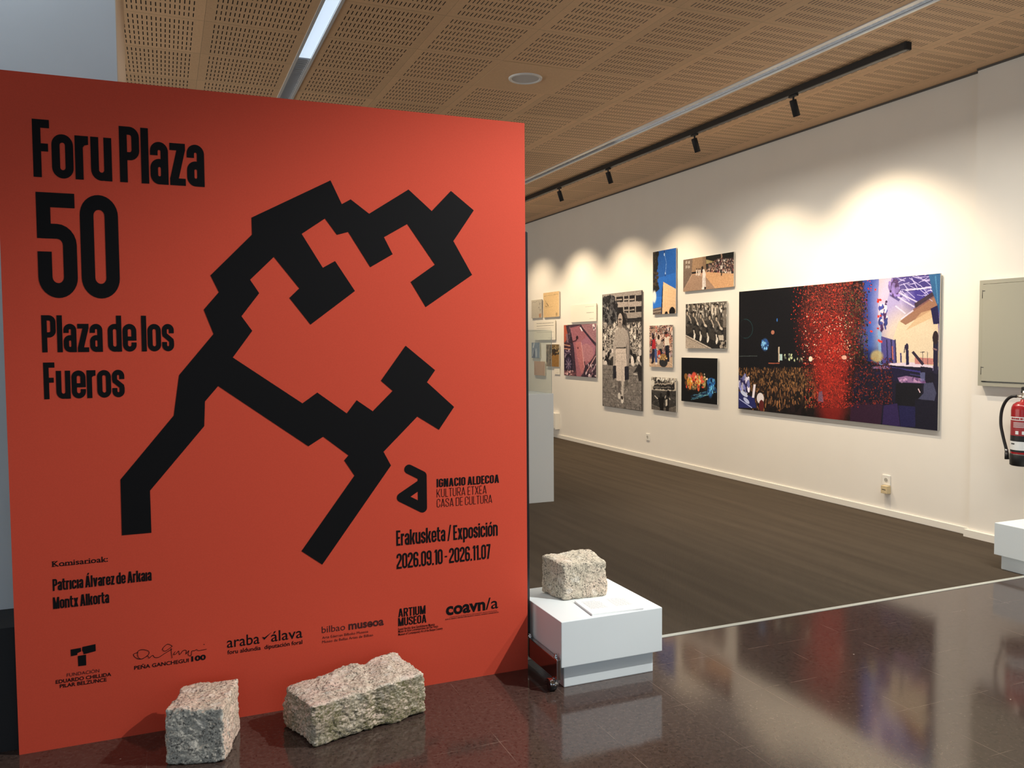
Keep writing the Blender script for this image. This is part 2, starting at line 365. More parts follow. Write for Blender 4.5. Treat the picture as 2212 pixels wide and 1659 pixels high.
# plastered column behind the orange panel
b = MB(); b.box(-1.9, -0.147, 3.77, 4.70, 0.39, ZC+0.12); colm = struct(b.build('wall_column', GREYWALL))
b = MB(); b.box(-1.9, -0.20, 3.515, 3.77, 0.0, 0.462); b.box(-1.9, -0.143, 3.77, 4.705, 0.0, 0.39); b.build('dark_base', BLACKM, colm)
b = MB(); b.box(-0.147, -0.144, 3.77, 4.70, 0.39, ZC+0.12); b.build('side_layer', simple('beige_side', (0.66, 0.48, 0.32, 1), 0.6), colm)  # thin beige layer over the column's right side

# ------------------------------------------------------------------ condensed lettering (drawn from strokes)
def stroke(pts, t, closed=False):
    P = [Vector((p[0], p[1])) for p in pts]; n = len(P); out = []; Lp = []; Rp = []
    for i in range(n):
        a = P[i-1] if (i > 0 or closed) else None; c = P[(i+1) % n] if (i < n-1 or closed) else None
        d1 = (P[i]-a).normalized() if a is not None and (P[i]-a).length > 1e-7 else None
        d2 = (c-P[i]).normalized() if c is not None and (c-P[i]).length > 1e-7 else None
        if d1 is None: d1 = d2
        if d2 is None: d2 = d1
        n1 = Vector((-d1.y, d1.x)); n2 = Vector((-d2.y, d2.x)); mm = n1+n2
        if mm.length < 1e-4: mm = n1
        mm.normalize(); k = 1/max(0.45, mm.dot(n1))
        Lp.append(P[i]+mm*k*t/2); Rp.append(P[i]-mm*k*t/2)
    for i in range(n if closed else n-1):
        j = (i+1) % n
        out.append([Rp[i], Rp[j], Lp[j], Lp[i]])
    return out
def arc(cx, cy_, rx, ry, a0, a1, n=16):
    return [(cx+rx*math.cos(math.radians(a0+(a1-a0)*i/n)), cy_+ry*math.sin(math.radians(a0+(a1-a0)*i/n))) for i in range(n+1)]
def rc(x0, y0, x1, y1): return [[(x0, y0), (x1, y0), (x1, y1), (x0, y1)]]
def para(x0, y0, x1, y1, wx): return [[(x0, y0), (x0+wx, y0), (x1+wx, y1), (x1, y1)]]

def glyph(ch, t, X=0.77, W=0.385, WC=0.40):
    """polygons and advance width of one letter; cap height 1, stem t"""
    c = t/2
    acc = None
    if ch in 'ÁÓáóñÑ': acc, ch = ch, {'Á': 'A', 'Ó': 'O', 'á': 'a', 'ó': 'o', 'ñ': 'n', 'Ñ': 'N'}[ch]
    up = ch.isupper() or ch.isdigit()
    H = 1.0 if up else X; w_ = WC if up else W
    L, R = c, w_-c; r = (R-L)/2; cx = (L+R)/2; g = []
    ring = lambda y0, y1: stroke(arc(cx, y1-c-r, r, r, 0, 180)+arc(cx, y0+c+r, r, r, 180, 360), t, True)
    top = lambda a0, a1: arc(cx, H-c-r, r, r, a0, a1)
    bot = lambda a0, a1: arc(cx, c+r, r, r, a0, a1)
    if ch in 'as': w_ -= 0.04; R = w_-c; r = (R-L)/2; cx = (L+R)/2
    if ch in 'zZ': w_ -= 0.08
    lc = ch
    if ch == ' ': return [], 0.085
    elif lc in 'oO0': g = ring(0, H)
    elif lc == 'n': g = rc(0, 0, t, X)+stroke(top(180, 0)+[(R, 0)], t)
    elif lc == 'm':
        g = rc(0, 0, t, X)+stroke(top(180, 0)+[(R, 0)], t)
        g += [[(p[0]+w_-t, p[1]) for p in q] for q in stroke(top(180, 0)+[(R, 0)], t)]; w_ = 2*w_-t
    elif lc == 'r': w_ = 0.255; g = rc(0, 0, t, X)+[[(t-0.01, X-0.215), (t+0.03, X-0.165), (w_-0.01, X-0.15), (w_-0.01, X), (t-0.01, X)]]
    elif lc == 'u': g = stroke([(L, X)]+bot(180, 360)+[(R, X)], t)+rc(w_-t, 0, w_, X)
    elif lc == 'a':
        g = stroke([(L, X*0.68)]+top(180, 0)+[(R, 0)], t)
        yb = X*0.60; ry = min(r, (yb-t)/2)
        g += stroke(arc(cx, yb-c-ry, r, ry, 0, 180)+arc(cx, c+ry, r, ry, 180, 360), t, True)
    elif lc in 'dbpq':
        g = ring(0, X)
        x0 = w_-t if lc in 'dq' else 0
        g += rc(x0, 0 if lc in 'db' else -0.22, x0+t, 1 if lc in 'db' else X)
    elif lc == 'l': w_ = t; g = rc(0, 0, t, 1)
    elif lc == 'i': w_ = t; g = rc(0, 0, t, X)+rc(0, X+0.06, t, X+0.06+t)
    elif lc == 'ı': w_ = t; g = rc(0, 0, t, X)
    elif lc == 'e':
        ym = X*0.47
        g = stroke([(L, ym), (R, ym)], t*0.8)+stroke([(R, ym-0.4*t)]+top(0, 180)+bot(180, 360)+[(R, X*0.33)], t)
    elif lc == 'c': g = stroke([(R, X*0.63)]+top(0, 180)+bot(180, 360)+[(R, X*0.37)], t)
    elif lc == 's':
        g = stroke([(R, X*0.66)]+top(0, 180)+[(L, X*0.66), (L+0.01, X*0.60), (R-0.01, X*0.40), (R, X*0.34)]+bot(0, -180)+[(L, X*0.34)], t)
    elif lc == 't':
        w_ = 0.27; g = stroke([(0.03+c, 0.97)]+arc(0.03+c+0.11, c+0.11, 0.11, 0.11, 180, 270, 5)+[(w_, c)], t)+rc(-0.02, X-t*0.8, w_, X)
    elif lc == 'k': g = rc(0, 0, t, 1)+para(t*0.9, X*0.40, w_-t*1.05, X, t*1.1)+para(w_-t*1.05, 0, t*1.0, X*0.55, t*1.1)
    elif lc == 'v': g = para((w_-t)/2, 0, 0, X, t)+para((w_-t)/2, 0, w_-t, X, t)
    elif lc == 'x': g = para(0, 0, w_-t*1.1, X, t*1.1)+para(w_-t*1.1, 0, 0, X, t*1.1)
    elif lc in 'zZ': g = rc(0, 0, w_, t*0.9)+rc(0, H-t*0.9, w_, H)+para(0, t*0.8, w_-t*1.15, H-t*0.8, t*1.15)
    elif ch == 'F': w_ = 0.30; g = rc(0, 0, t, 1)+rc(0, 1-t, w_, 1)+rc(0, 0.45, w_-0.03, 0.45+t*0.95)
    elif ch == 'E': w_ = 0.31; g = rc(0, 0, t, 1)+rc(0, 1-t*.95, w_, 1)+rc(0, 0.45, w_-0.03, 0.45+t*0.9)+rc(0, 0, w_, t*.95)
    elif ch == 'L': w_ = 0.29; g = rc(0, 0, t, 1)+rc(0, 0, w_, t*.95)
    elif ch == 'P': w_ = 0.375; R = w_-c; r = 0.11; g = rc(0, 0, t, 1)+stroke([(c, 1-c)]+arc(R-r, 1-c-r, r, r, 90, 0, 6)+arc(R-r, 0.40+c+r, r, r, 0, -90, 6)+[(c, 0.40+c)], t)
    elif ch == 'R': w_ = 0.40; R = w_-c; r = 0.11; g = rc(0, 0, t, 1)+stroke([(c, 1-c)]+arc(R-r, 1-c-r, r, r, 90, 0, 6)+arc(R-r, 0.43+c+r, r, r, 0, -90, 6)+[(c, 0.43+c)], t)+para(w_-t, 0, w_*0.42, 0.45, t*1.05)
    elif ch == 'B': w_ = 0.40; R = w_-c; r = 0.1; g = rc(0, 0, t, 1)+stroke([(c, 1-c)]+arc(R-r, 1-c-r, r, r, 90, -90, 8)+[(c, 0.5)], t)+stroke([(c, 0.52)]+arc(R-r, 0.5-r, r, r, 90, 0, 4)+arc(R-r, c+r, r, r, 0, -90, 4)+[(c, c)], t)
    elif ch == 'D': w_ = 0.41; R = w_-c; r = 0.14; g = rc(0, 0, t, 1)+stroke([(c, 1-c)]+arc(R-r, 1-c-r, r, r, 90, 0, 6)+arc(R-r, c+r, r, r, 0, -90, 6)+[(c, c)], t)
    elif ch == 'I': w_ = t; g = rc(0, 0, t, 1)
    elif ch == 'C': g = stroke([(R, 0.66)]+top(0, 180)+bot(180, 360)+[(R, 0.34)], t)
    elif ch == 'G': g = stroke([(R, 0.68)]+top(0, 180)+bot(180, 360)+[(R, 0.5), (cx, 0.5)], t)
    elif ch == 'S': g = stroke([(R, 0.70)]+top(0, 180)+[(L, 0.66), (R, 0.36)]+bot(0, -180)+[(L, 0.30)], t)
    elif ch == 'U': g = stroke([(L, 1)]+bot(180, 360)+[(R, 1)], t)
    elif ch == 'T': w_ = 0.37; g = rc(0, 1-t*.95, w_, 1)+rc(w_/2-c, 0, w_/2+c, 1)
    elif ch == 'A': w_ = 0.44; tt = t*1.05; g = para(0, 0, w_/2-tt*.6, 1, tt)+para(w_-tt, 0, w_/2-tt*.4, 1, tt)+rc(t*.9, 0.2, w_-t*.9, 0.2+t*.75)
    elif ch == 'M': w_ = 0.52; g = rc(0, 0, t, 1)+rc(w_-t, 0, w_, 1)+para(w_/2-t*.55, 0.0, 0.0, 1, t*1.1)+para(w_/2-t*.55, 0.0, w_-t*1.1, 1, t*1.1)
    elif ch == 'N': w_ = 0.42; g = rc(0, 0, t, 1)+rc(w_-t, 0, w_, 1)+para(w_-t*1.15, 0, 0.0, 1, t*1.15)
    elif ch == 'K': w_ = 0.41; g = rc(0, 0, t, 1)+para(t*.8, 0.36, w_-t*1.1, 1, t*1.1)+para(w_-t*1.05, 0, t*1.1, 0.56, t*1.1)
    elif ch == 'X': w_ = 0.41; g = para(0, 0, w_-t*1.1, 1, t*1.1)+para(w_-t*1.1, 0, 0, 1, t*1.1)
    elif ch == '5':
        g = rc(0, 0.565, t, 1)+rc(0, 1-t*.98, w_-0.01, 1)+stroke([(c*.6, 0.635)]+arc(cx, 0.635-r, r, r, 90, 0, 6)+bot(0, -180)+[(L, 0.44)], t)
    elif ch == '2': g = stroke([(L, 0.70)]+top(180, 0)+[(R, 0.62), (L, 0.20), (L, 0)], t)+rc(0, 0, w_, t*.95)
    elif ch in '69':
        g = stroke(arc(cx, 0.60-c-r, r, r, 0, 180)+arc(cx, c+r, r, r, 180, 360), t, True)+stroke([(L, 0.3)]+top(180, 0)+[(R, 0.72)], t)
        if ch == '9': g = [[(w_-p[0], 1-p[1]) for p in q] for q in g]
    elif ch == '1': w_ = 0.24; g = rc(w_-t, 0, w_, 1)+[[(0, 0.82), (w_-t, 0.82), (w_-t, 1), (w_-t-0.02, 1)]]
    elif ch == '7': w_ = 0.34; g = rc(0, 1-t, w_, 1)+para(0.05, 0, w_-t*1.05, 1-t*.9, t*1.05)
    elif ch == '.': w_ = t; g = rc(0, 0, t, t)
    elif ch == '-': w_ = 0.20; g = rc(0.0, 0.42, w_, 0.42+t*.7)
    elif ch == '/': w_ = 0.30; g = para(0, -0.02, w_-t*.8, 1.05, t*.8)
    if acc:
        if acc in 'ñÑ': g = g+rc(w_*.2, H+.06, w_*.8, H+.06+t*.6)
        else: g = g+[[(w_/2-t*.35, H+.05), (w_/2+t*.45, H+.05), (w_/2+t*1.0, H+.05+t*1.25), (w_/2+t*.1, H+.05+t*1.25)]]
    return g, w_

def condensed(text, x0, x1, zb, zc, mb, t=0.14, gap=0.04, X=0.77, y=YB-0.0009, W=0.385, WC=0.40):
    xs = 0; polys = []
    for ch in text:
        g, a = glyph(ch, t, X, W, WC)
        polys += [[(p[0]+xs, p[1]) for p in q] for q in g]; xs += a+gap
    xs -= gap; k = (x1-x0)/xs; h = zc-zb
    for i, q in enumerate(polys):     # tiny steps in depth so that crossing strokes never share one plane
        mb.quad(*[(x0+p[0]*k, y-(i % 40)*1.2e-5, zb+p[1]*h) for p in q])

def plain_text(text, x0, x1, zb, height, mat_, name, parent, bold=0.0, y=YB-0.0009, ref='H', shear=0):
    """text in the built-in sans face, fitted to the width x0..x1 and to the height of the letter `ref`"""
    def mk(s):
        cu = bpy.data.curves.new('t', 'FONT'); cu.body = s; cu.size = 1; cu.offset = bold; cu.resolution_u = 3; cu.fill_mode = 'FRONT'
        o = bpy.data.objects.new('t', cu); COL.objects.link(o); bpy.context.view_layer.update()
        me = bpy.data.meshes.new_from_object(o.evaluated_get(bpy.context.evaluated_depsgraph_get()))
        bpy.data.objects.remove(o); bpy.data.curves.remove(cu); return me
    me = mk(text); rf = mk(ref)
    co = np.zeros(len(me.vertices)*3); me.vertices.foreach_get('co', co); co = co.reshape(-1, 3)
    rh = max(v.co.y for v in rf.vertices); bpy.data.meshes.remove(rf)
    a, b_ = co[:, 0].min(), co[:, 0].max()
    z = zb+co[:, 1]*height/rh
    x = x0+(co[:, 0]-a)*(x1-x0)/(b_-a)
    me.vertices.foreach_set('co', np.stack([x, np.full_like(x, y), z], 1).ravel()); me.update()
    me.materials.clear(); me.materials.append(mat_); me.name = name
    o = bpy.data.objects.new(name, me); COL.objects.link(o); o.parent = parent
    return o
def ngon(mb, pts, y=YB-0.0009):
    y -= (len(mb.f) % 60)*1.2e-5
    mb.quad(*[(p[0], y, p[1]) for p in pts])
#@@PART2
# ------------------------------------------------------------------ orange exhibition panel
PX0, PX1, PTOP = -0.53, 1.507, 2.474
panel = thing('exhibition_panel', 'tall orange-red title panel with black lettering and a bold angular black plan', 'display panel', (0.5, YB, 0))
panel_children = []
def pp(o): panel_children.append(o); o.parent = panel; o.matrix_parent_inverse = Matrix.Translation((-0.5, -YB, 0)); return o
b = MB(); b.box(PX0, PX1, YB, YB+0.012, 0.0, PTOP); pp(b.build('face_board', BOARD))
b = MB(); b.box(PX0+0.02, PX1-0.02, YB+0.012, YB+0.03, 0.05, PTOP-0.03); pp(b.build('back_frame', simple('raw_board', (0.30, 0.24, 0.18, 1), 0.8)))
# steel mobile screen that carries the board
b = MB(); b.box(1.504, 1.533, YB+0.031, YB+0.056, 0.12, 2.0); ps = pp(b.build('support_post', simple('dark_steel', (0.05, 0.052, 0.055, 1), 0.25, metal=0.8), bevel=0.003)); ps['label'] = 'dark steel upright at right edge'
b = MB(); b.box(1.512, 1.5315, 3.165, 3.86, 0.052, 0.142); ft = pp(b.build('foot_bar', CHROME, bevel=0.003)); ft['label'] = 'chrome foot bar'
def child(o, par): o.parent = par; o.matrix_parent_inverse = par.matrix_world.inverted(); return o
b = MB(); b.lathe([(0.009, 0), (0.009, 0.006), (0.006, 0.009), (0.006, 0.014), (0.0045, 0.018), (0, 0.019)], 12, Matrix.Translation((1.5217, 3.195, 0.142)))
nut = b.build('bolt', CHROME); nut.parent = ft
b = MB(); b.lathe([(0.009, 0), (0.009, 0.006), (0.006, 0.009), (0.006, 0.014), (0.0045, 0.018), (0, 0.019)], 12, Matrix.Translation((1.5217, 3.47, 0.142)))
b.build('bolt', CHROME).parent = ft
b = MB()   # caster under the foot: fork hood and wheel
Mx = Matrix.Translation((1.505, 3.20, 0.025)) @ Matrix.Rotation(math.radians(90), 4, 'Y')
b.lathe([(0.012, -0.015), (0.022, -0.015), (0.025, -0.011), (0.025, 0.011), (0.022, 0.015), (0.012, 0.015)], 28, Mx)
wh = pp(b.build('caster_wheel', RUBBER)); wh['label'] = 'black rubber wheel'
b = MB()
hood = [(1.505+dx, 3.20+0.030*math.cos(a), 0.025+0.030*math.sin(a)) for dx in (-0.018, 0.018) for a in [math.radians(q) for q in range(10, 171, 16)]]
n = len(hood)//2
b.add(hood, [(i, i+1, n+i+1, n+i) for i in range(n-1)], True)
b.lathe([(0.010, 0.0), (0.010, 0.012)], 12, Matrix.Translation((1.515, 3.20, 0.046)))
hd = b.build('caster_fork', CHROME); hd.parent = wh
md = hd.modifiers.new('s', 'SOLIDIFY'); md.thickness = 0.0025

def lettering(name, lines, **kw):
    mb = MB()
    for l in lines: condensed(*l, mb, **kw)
    return pp(mb.build(name, INK))
lettering('title_lettering', [('Foru Plaza', -0.418, 0.160, 2.106, 2.312)], t=0.145, gap=0.03)
lettering('number_lettering', [('50', -0.414, -0.147, 1.673, 2.053)], t=0.142, gap=0.04)
lettering('title_lettering', [('Plaza de los', -0.410, 0.035, 1.475, 1.610)], t=0.142, gap=0.03)
lettering('title_lettering', [('Fueros', -0.409, -0.142, 1.304, 1.438)], t=0.142, gap=0.03)
lettering('curator_lettering', [('Patrıcıa Álvarez de Arkaıa', -0.403, -0.068, 0.595, 0.639)], t=0.15, gap=0.035)
lettering('curator_lettering', [('Montx Alkorta', -0.404, -0.217, 0.527, 0.571)], t=0.15, gap=0.035)
lettering('date_lettering', [('Erakusketa / Exposición', 0.896, 1.363, 0.632, 0.698)], t=0.135, gap=0.04)
lettering('date_lettering', [('2026.09.10 - 2026.11.07', 0.896, 1.327, 0.5315, 0.598)], t=0.135, gap=0.04)
mb = MB(); condensed('IGNACIO ALDECOA', 1.079, 1.371, 0.871, 0.908, mb, t=0.15, gap=0.055)
condensed('KULTURA ETXEA', 1.079, 1.311, 0.827, 0.864, mb, t=0.062, gap=0.10); condensed('CASA DE CULTURA', 1.079, 1.337, 0.783, 0.820, mb, t=0.062, gap=0.10)
pp(mb.build('institution_lettering', INK))
# the serif heading of the curators
kom = pp(plain_text('Komisarioak:', -0.402, -0.217, 0.685, 0.0205, INK, 'curator_heading', panel, bold=0.012, ref='K'))
for xx, ww, zz in ((-0.4015, 0.010, 0.6853), (-0.4015, 0.010, 0.7035), (-0.366, 0.007, 0.6853), (-0.3535, 0.006, 0.6853), (-0.345, 0.006, 0.6853), (-0.336, 0.008, 0.6853), (-0.2915, 0.009, 0.6853), (-0.281, 0.008, 0.6853), (-0.2375, 0.006, 0.6853)):
    mb = MB(); mb.box(xx-0.002, xx+ww, YB-0.0012, YB-0.0006, zz, zz+0.0018); mb.build('serif', INK).parent = kom

LOGO = [(0.6428, 2.164), (0.6871, 2.0705), (0.724, 2.0922), (0.8, 2.0373), (0.97, 2.1477), (1.0714, 2.0626), (1.1588, 2.1534), (1.2625, 2.0759), (1.1673, 1.939), (1.2519, 1.7953), (1.0396, 1.653), (0.9742, 1.7591), (1.0826, 1.8353), (0.9628, 2.0025), (0.8616, 1.9429), (0.8976, 1.8732), (0.8016, 1.8163), (0.7118, 1.9583), (0.6653, 1.9446), (0.6177, 2.0085), (0.5234, 1.9424), (0.6053, 1.8089), (0.6556, 1.8377), (0.7356, 1.7165), (0.5518, 1.5773), (0.4701, 1.6842), (0.5097, 1.7233), (0.4127, 1.8465), (0.3198, 1.7539), (0.3534, 1.7015), (0.284, 1.6099), (0.3236, 1.5523), (0.2479, 1.4477), (0.5131, 1.2576), (0.5737, 1.2998), (0.6932, 1.2093), (0.7352, 1.2629), (0.8024, 1.2142), (0.8892, 1.2976), (0.8392, 1.3416), (0.9484, 1.4882), (1.0781, 1.3815), (1.0408, 1.3305), (1.1626, 1.2193), (1.0924, 1.1225), (0.9961, 1.184), (0.846, 1.0402), (0.8773, 0.9799), (0.5811, 0.5856), (0.4976, 0.6506), (0.7209, 0.9474), (0.6789, 1.0136), (0.6972, 1.0336), (0.5947, 1.1171), (0.5338, 1.0807), (0.1909, 1.3366), (0.1409, 1.2779), (0.1359, 1.1814), (-0.0647, 0.9426), (-0.0639, 0.7803), (-0.1666, 0.7799), (-0.1657, 0.9922), (0.0268, 1.2272), (0.0496, 1.382), (0.1788, 1.5403), (0.145, 1.6343), (0.2021, 1.7029), (0.1727, 1.7674), (0.331, 1.9313), (0.3306, 1.998)]
def polymesh(name, polys, m, y=YB-0.0012):
    from mathutils.geometry import tessellate_polygon
    mb = MB()
    for P in polys:
        vs = [Vector((p[0], p[1], 0)) for p in P]
        mb.add([(p[0], y, p[1]) for p in P], [tuple(t) for t in tessellate_polygon([vs])])
    return mb.build(name, m)
pp(polymesh('plan_graphic', [LOGO], INK))
# round-cornered letter-a emblem
mb = MB(); A_ = [(0.9556, 0.9587), (1.0141, 0.9262), (1.0141, 0.7865), (0.9211, 0.8393), (1.0141, 0.8945)]
for i in range(4):
    for q in stroke([A_[i], A_[i+1]], 0.0405): ngon(mb, q)
for p in A_[:4]: ngon(mb, arc(p[0], p[1], 0.02025, 0.02025, 0, 345, 23))
ngon(mb, arc(1.004, 0.8885, 0.02025, 0.02025, 0, 345, 23))
pp(mb.build('emblem', INK))
# sponsor marks along the foot of the panel
mb = MB()
for P in ([(-0.3518, 0.3673), (-0.3173, 0.3691), (-0.3168, 0.355), (-0.3297, 0.3505), (-0.3299, 0.344), (-0.3512, 0.3418)],
          [(-0.3125, 0.3717), (-0.268, 0.3759), (-0.2678, 0.3492), (-0.3086, 0.3429), (-0.3107, 0.3519), (-0.3138, 0.3589)],
          [(-0.3286, 0.3395), (-0.301, 0.3407), (-0.3013, 0.3), (-0.3279, 0.3004)]): ngon(mb, P)
lg = pp(mb.build('sponsor_logo', INK))
def sub(o, par): o.parent = par; return o
sub(plain_text('FUNDACIÓN', -0.367, -0.258, 0.2665, 0.0125, INK2, 'logo_text', lg, ref='F'), lg)
sub(plain_text('EDUARDO CHILLIDA', -0.404, -0.218, 0.246, 0.0135, INK, 'logo_text', lg, bold=0.020), lg)
sub(plain_text('PILAR BELZUNCE', -0.391, -0.234, 0.228, 0.0135, INK, 'logo_text', lg, bold=0.020), lg)
mb = MB()
for P in ([(-0.1219, 0.3217), (-0.1394, 0.3172), (-0.1299, 0.3008), (-0.1101, 0.2949), (-0.0872, 0.3081), (-0.0869, 0.322), (-0.1092, 0.3309), (-0.1243, 0.3248), (-0.1224, 0.3024), (-0.1101, 0.2949), (-0.0899, 0.303), (-0.0851, 0.2939), (-0.0723, 0.3031), (-0.065, 0.2936), (-0.0498, 0.2924), (-0.0292, 0.3038), (-0.0018, 0.3176)], [(-0.0015, 0.3288), (-0.0181, 0.3391), (-0.0364, 0.3228), (-0.0264, 0.3129), (-0.0005, 0.3287)], [(-0.0058, 0.321), (-0.0048, 0.3012), (-0.0032, 0.2813)], [(0.0092, 0.3058), (0.0022, 0.2956), (0.0115, 0.2959), (0.021, 0.3057), (0.0242, 0.2911), (0.0375, 0.305), (0.0488, 0.3032), (0.0475, 0.2904), (0.0581, 0.3018), (0.0552, 0.2864), (0.0654, 0.2803), (0.0695, 0.2984), (0.0789, 0.2987), (0.0868, 0.3015), (0.0945, 0.2964), (0.1235, 0.2977)], [(0.113, 0.3198), (0.116, 0.3171)]):
    # smooth the pen line a little
    S = []
    for i in range(len(P)-1):
        p0 = Vector(P[max(i-1, 0)]); p1 = Vector(P[i]); p2 = Vector(P[i+1]); p3 = Vector(P[min(i+2, len(P)-1)])
        for k in range(5):
            u = k/5; S.append(0.5*((2*p1)+(p2-p0)*u+(2*p0-5*p1+4*p2-p3)*u*u+(3*p1-p0-3*p2+p3)*u**3))
    S.append(Vector(P[-1]))
    for q in stroke(S, 0.0021): ngon(mb, q)
sg = pp(mb.build('signature_logo', INK))
sub(plain_text('PEÑA GANCHEGUI', -0.138, 0.057, 0.2565, 0.0145, INK, 'logo_text', sg, bold=0.018, ref='P'), sg)
sub(plain_text('100', 0.066, 0.120, 0.2575, 0.020, INK, 'logo_text', sg, bold=0.045, ref='1'), sg)
tk = pp(polymesh('sponsor_logo', [[(0.3345, 0.3164), (0.3456, 0.3136), (0.3738, 0.3319), (0.3437, 0.3034)]], INK))
sub(plain_text('araba', 0.200, 0.325, 0.2915, 0.0285, INK, 'logo_text', tk, bold=0.004, ref='x'), tk)
sub(plain_text('álava', 0.370, 0.495, 0.2915, 0.0285, INK, 'logo_text', tk, bold=0.004, ref='x'), tk)
sub(plain_text('foru aldundia  diputación foral', 0.201, 0.494, 0.265, 0.0165, INK, 'logo_text', tk, bold=0.014, ref='l'), tk)
bm_ = pp(plain_text('bilbao', 0.574, 0.671, 0.298, 0.0275, INK2, 'sponsor_logo', panel, ref='l'))
sub(plain_text('museoa', 0.685, 0.836, 0.297, 0.0235, INK2, 'logo_text', bm_, bold=0.030, ref='x'), bm_)
sub(plain_text('Arte Ederren Bilboko Museoa', 0.575, 0.768, 0.273, 0.011, INK2, 'logo_text', bm_, ref='A'), bm_)
sub(plain_text('Museo de Bellas Artes de Bilbao', 0.575, 0.789, 0.255, 0.011, INK2, 'logo_text', bm_, ref='M'), bm_)
mb = MB(); condensed('ARTIUM', 0.900, 1.022, 0.3205, 0.358, mb, t=0.13, gap=0.05); condensed('MUSEOA', 0.899, 1.025, 0.2815, 0.3175, mb, t=0.13, gap=0.05)
ar = pp(mb.build('sponsor_logo', INK))
for s_, x1, z in (('Euskal Herriko Arte Garaikidearen Museoa', 1.063, 0.2635), ('Museo de Arte Contemporáneo del País Vasco', 1.078, 0.253), ('Museum of Contemporary Art of the Basque Country', 1.099, 0.2405)):
    sub(plain_text(s_, 0.899, x1, z, 0.0105, INK, 'logo_text', ar, bold=0.012, ref='E'), ar)
co_ = pp(plain_text('coavn', 1.115, 1.300, 0.302, 0.037, INK, 'sponsor_logo', panel, bold=0.034, ref='x'))
sub(plain_text('/a', 1.302, 1.362, 0.302, 0.034, INK, 'logo_text', co_, bold=0.005, ref='x'), co_)
sub(plain_text('COLEGIO OFICIAL DE ARQUITECTOS VASCO-NAVARRO. DELEGACIÓN EN ÁLAVA', 1.131, 1.356, 0.2875, 0.005, INK2, 'logo_text', co_, ref='C'), co_)
sub(plain_text('EUSKAL HERRIKO ARKITEKTOEN ELKARGO OFIZIALA. ARABAKO ORDEZKARITZA', 1.112, 1.365, 0.280, 0.005, INK2, 'logo_text', co_, bold=0.02, ref='E'), co_)

# ------------------------------------------------------------------ granite setts
def stone(name, corners, m, seed, label, amp=0.010, n=46, rad=0.16, waves=(), group=None):
    """corners: 8 points, bottom loop then top loop (front-left, front-right, back-right, back-left)"""
    cs = [Vector(c) for c in corners]; ctr = sum(cs, Vector())/8; base = Vector((ctr.x, ctr.y, min(c.z for c in cs)))
    bm = bmesh.new(); idx = {}
    def vert(i, j, k):
        key = (i, j, k)
        if key in idx: return idx[key]
        p = [2*q/n-1 for q in key]
        # round the cube: soften edges
        q = Vector(p); e = [max(0, abs(x)-(1-rad)) for x in p]
        d = math.sqrt(sum(x*x for x in e))
        if d > rad: 
            f = rad/d; q = Vector([math.copysign(min(abs(x), 1-rad)+ex*f, x) for x, ex in zip(p, e)])
        u, v, w_ = [(x+1)/2 for x in q]
        lo = cs[0].lerp(cs[1], u).lerp(cs[3].lerp(cs[2], u), v); hi = cs[4].lerp(cs[5], u).lerp(cs[7].lerp(cs[6], u), v)
        P = lo.lerp(hi, w_)
        dirn = (P-ctr).normalized()
        s = Vector((seed*3.1, seed*1.7, seed*0.9))
        o = mnoise.noise((P+s)*9)*1.8+mnoise.noise((P+s)*22)*0.9+mnoise.noise((P+s)*55)*0.55+mnoise.noise((P+s)*120)*0.45+abs(mnoise.noise((P+s)*38))*-0.7+mnoise.noise((P+s)*210)*0.25
        for (ax, c0, wd, am) in waves:
            o += am/amp*math.exp(-((P[ax]-c0)/wd)**2)*(1 if dirn.y < -0.1 or dirn.z > 0.4 else 0.3)
        P = P+dirn*o*amp
        P.z = max(P.z, base.z)
        idx[key] = bm.verts.new(P-base); return idx[key]
    for a in range(n):
        for b_ in range(n):
            for f in (((a, b_, 0), (a, b_+1, 0), (a+1, b_+1, 0), (a+1, b_, 0)), ((a, b_, n), (a+1, b_, n), (a+1, b_+1, n), (a, b_+1, n)),
                      ((a, 0, b_), (a+1, 0, b_), (a+1, 0, b_+1), (a, 0, b_+1)), ((a, n, b_), (a, n, b_+1), (a+1, n, b_+1), (a+1, n, b_)),
                      ((0, a, b_), (0, a, b_+1), (0, a+1, b_+1), (0, a+1, b_)), ((n, a, b_), (n, a+1, b_), (n, a+1, b_+1), (n, a, b_+1))):
                try: bm.faces.new([vert(*q) for q in f])
                except ValueError: pass
    bmesh.ops.recalc_face_normals(bm, faces=bm.faces)
    me = bpy.data.meshes.new(name); bm.to_mesh(me); bm.free()
    me.polygons.foreach_set('use_smooth', [True]*len(me.polygons))
    me.materials.append(m); o = bpy.data.objects.new(name, me); COL.objects.link(o); o.location = base
    tag(o, label, 'stone'); return o
GA = m_granite('grey_pink_granite', (0.46, 0.38, 0.30, 1), (0.74, 0.63, 0.50, 1), (0.045, 0.045, 0.045, 1), (0.78, 0.56, 0.46, 1), 0, 0.95, cutgrey=0.95)
GB = m_granite('mossy_granite', (0.42, 0.36, 0.28, 1), (0.74, 0.65, 0.54, 1), (0.055, 0.05, 0.045, 1), (0.78, 0.58, 0.50, 1), 1.0, 1.0)
GC = m_granite('speckled_granite', (0.40, 0.36, 0.28, 1), (0.66, 0.59, 0.47, 1), (0.035, 0.035, 0.035, 1), (0.70, 0.54, 0.43, 1), 0, 1.0)
stone('granite_block', [(-0.035, 3.165, 0), (0.162, 3.100, 0), (0.235, 3.350, 0), (0.035, 3.405, 0), (-0.035, 3.165, 0.206), (0.160, 3.105, 0.203), (0.232, 3.350, 0.206), (0.035, 3.400, 0.190)],
      GA, 3, 'small grey and pink granite block on the floor, left of the long mossy block', amp=0.006, n=72, rad=0.10)
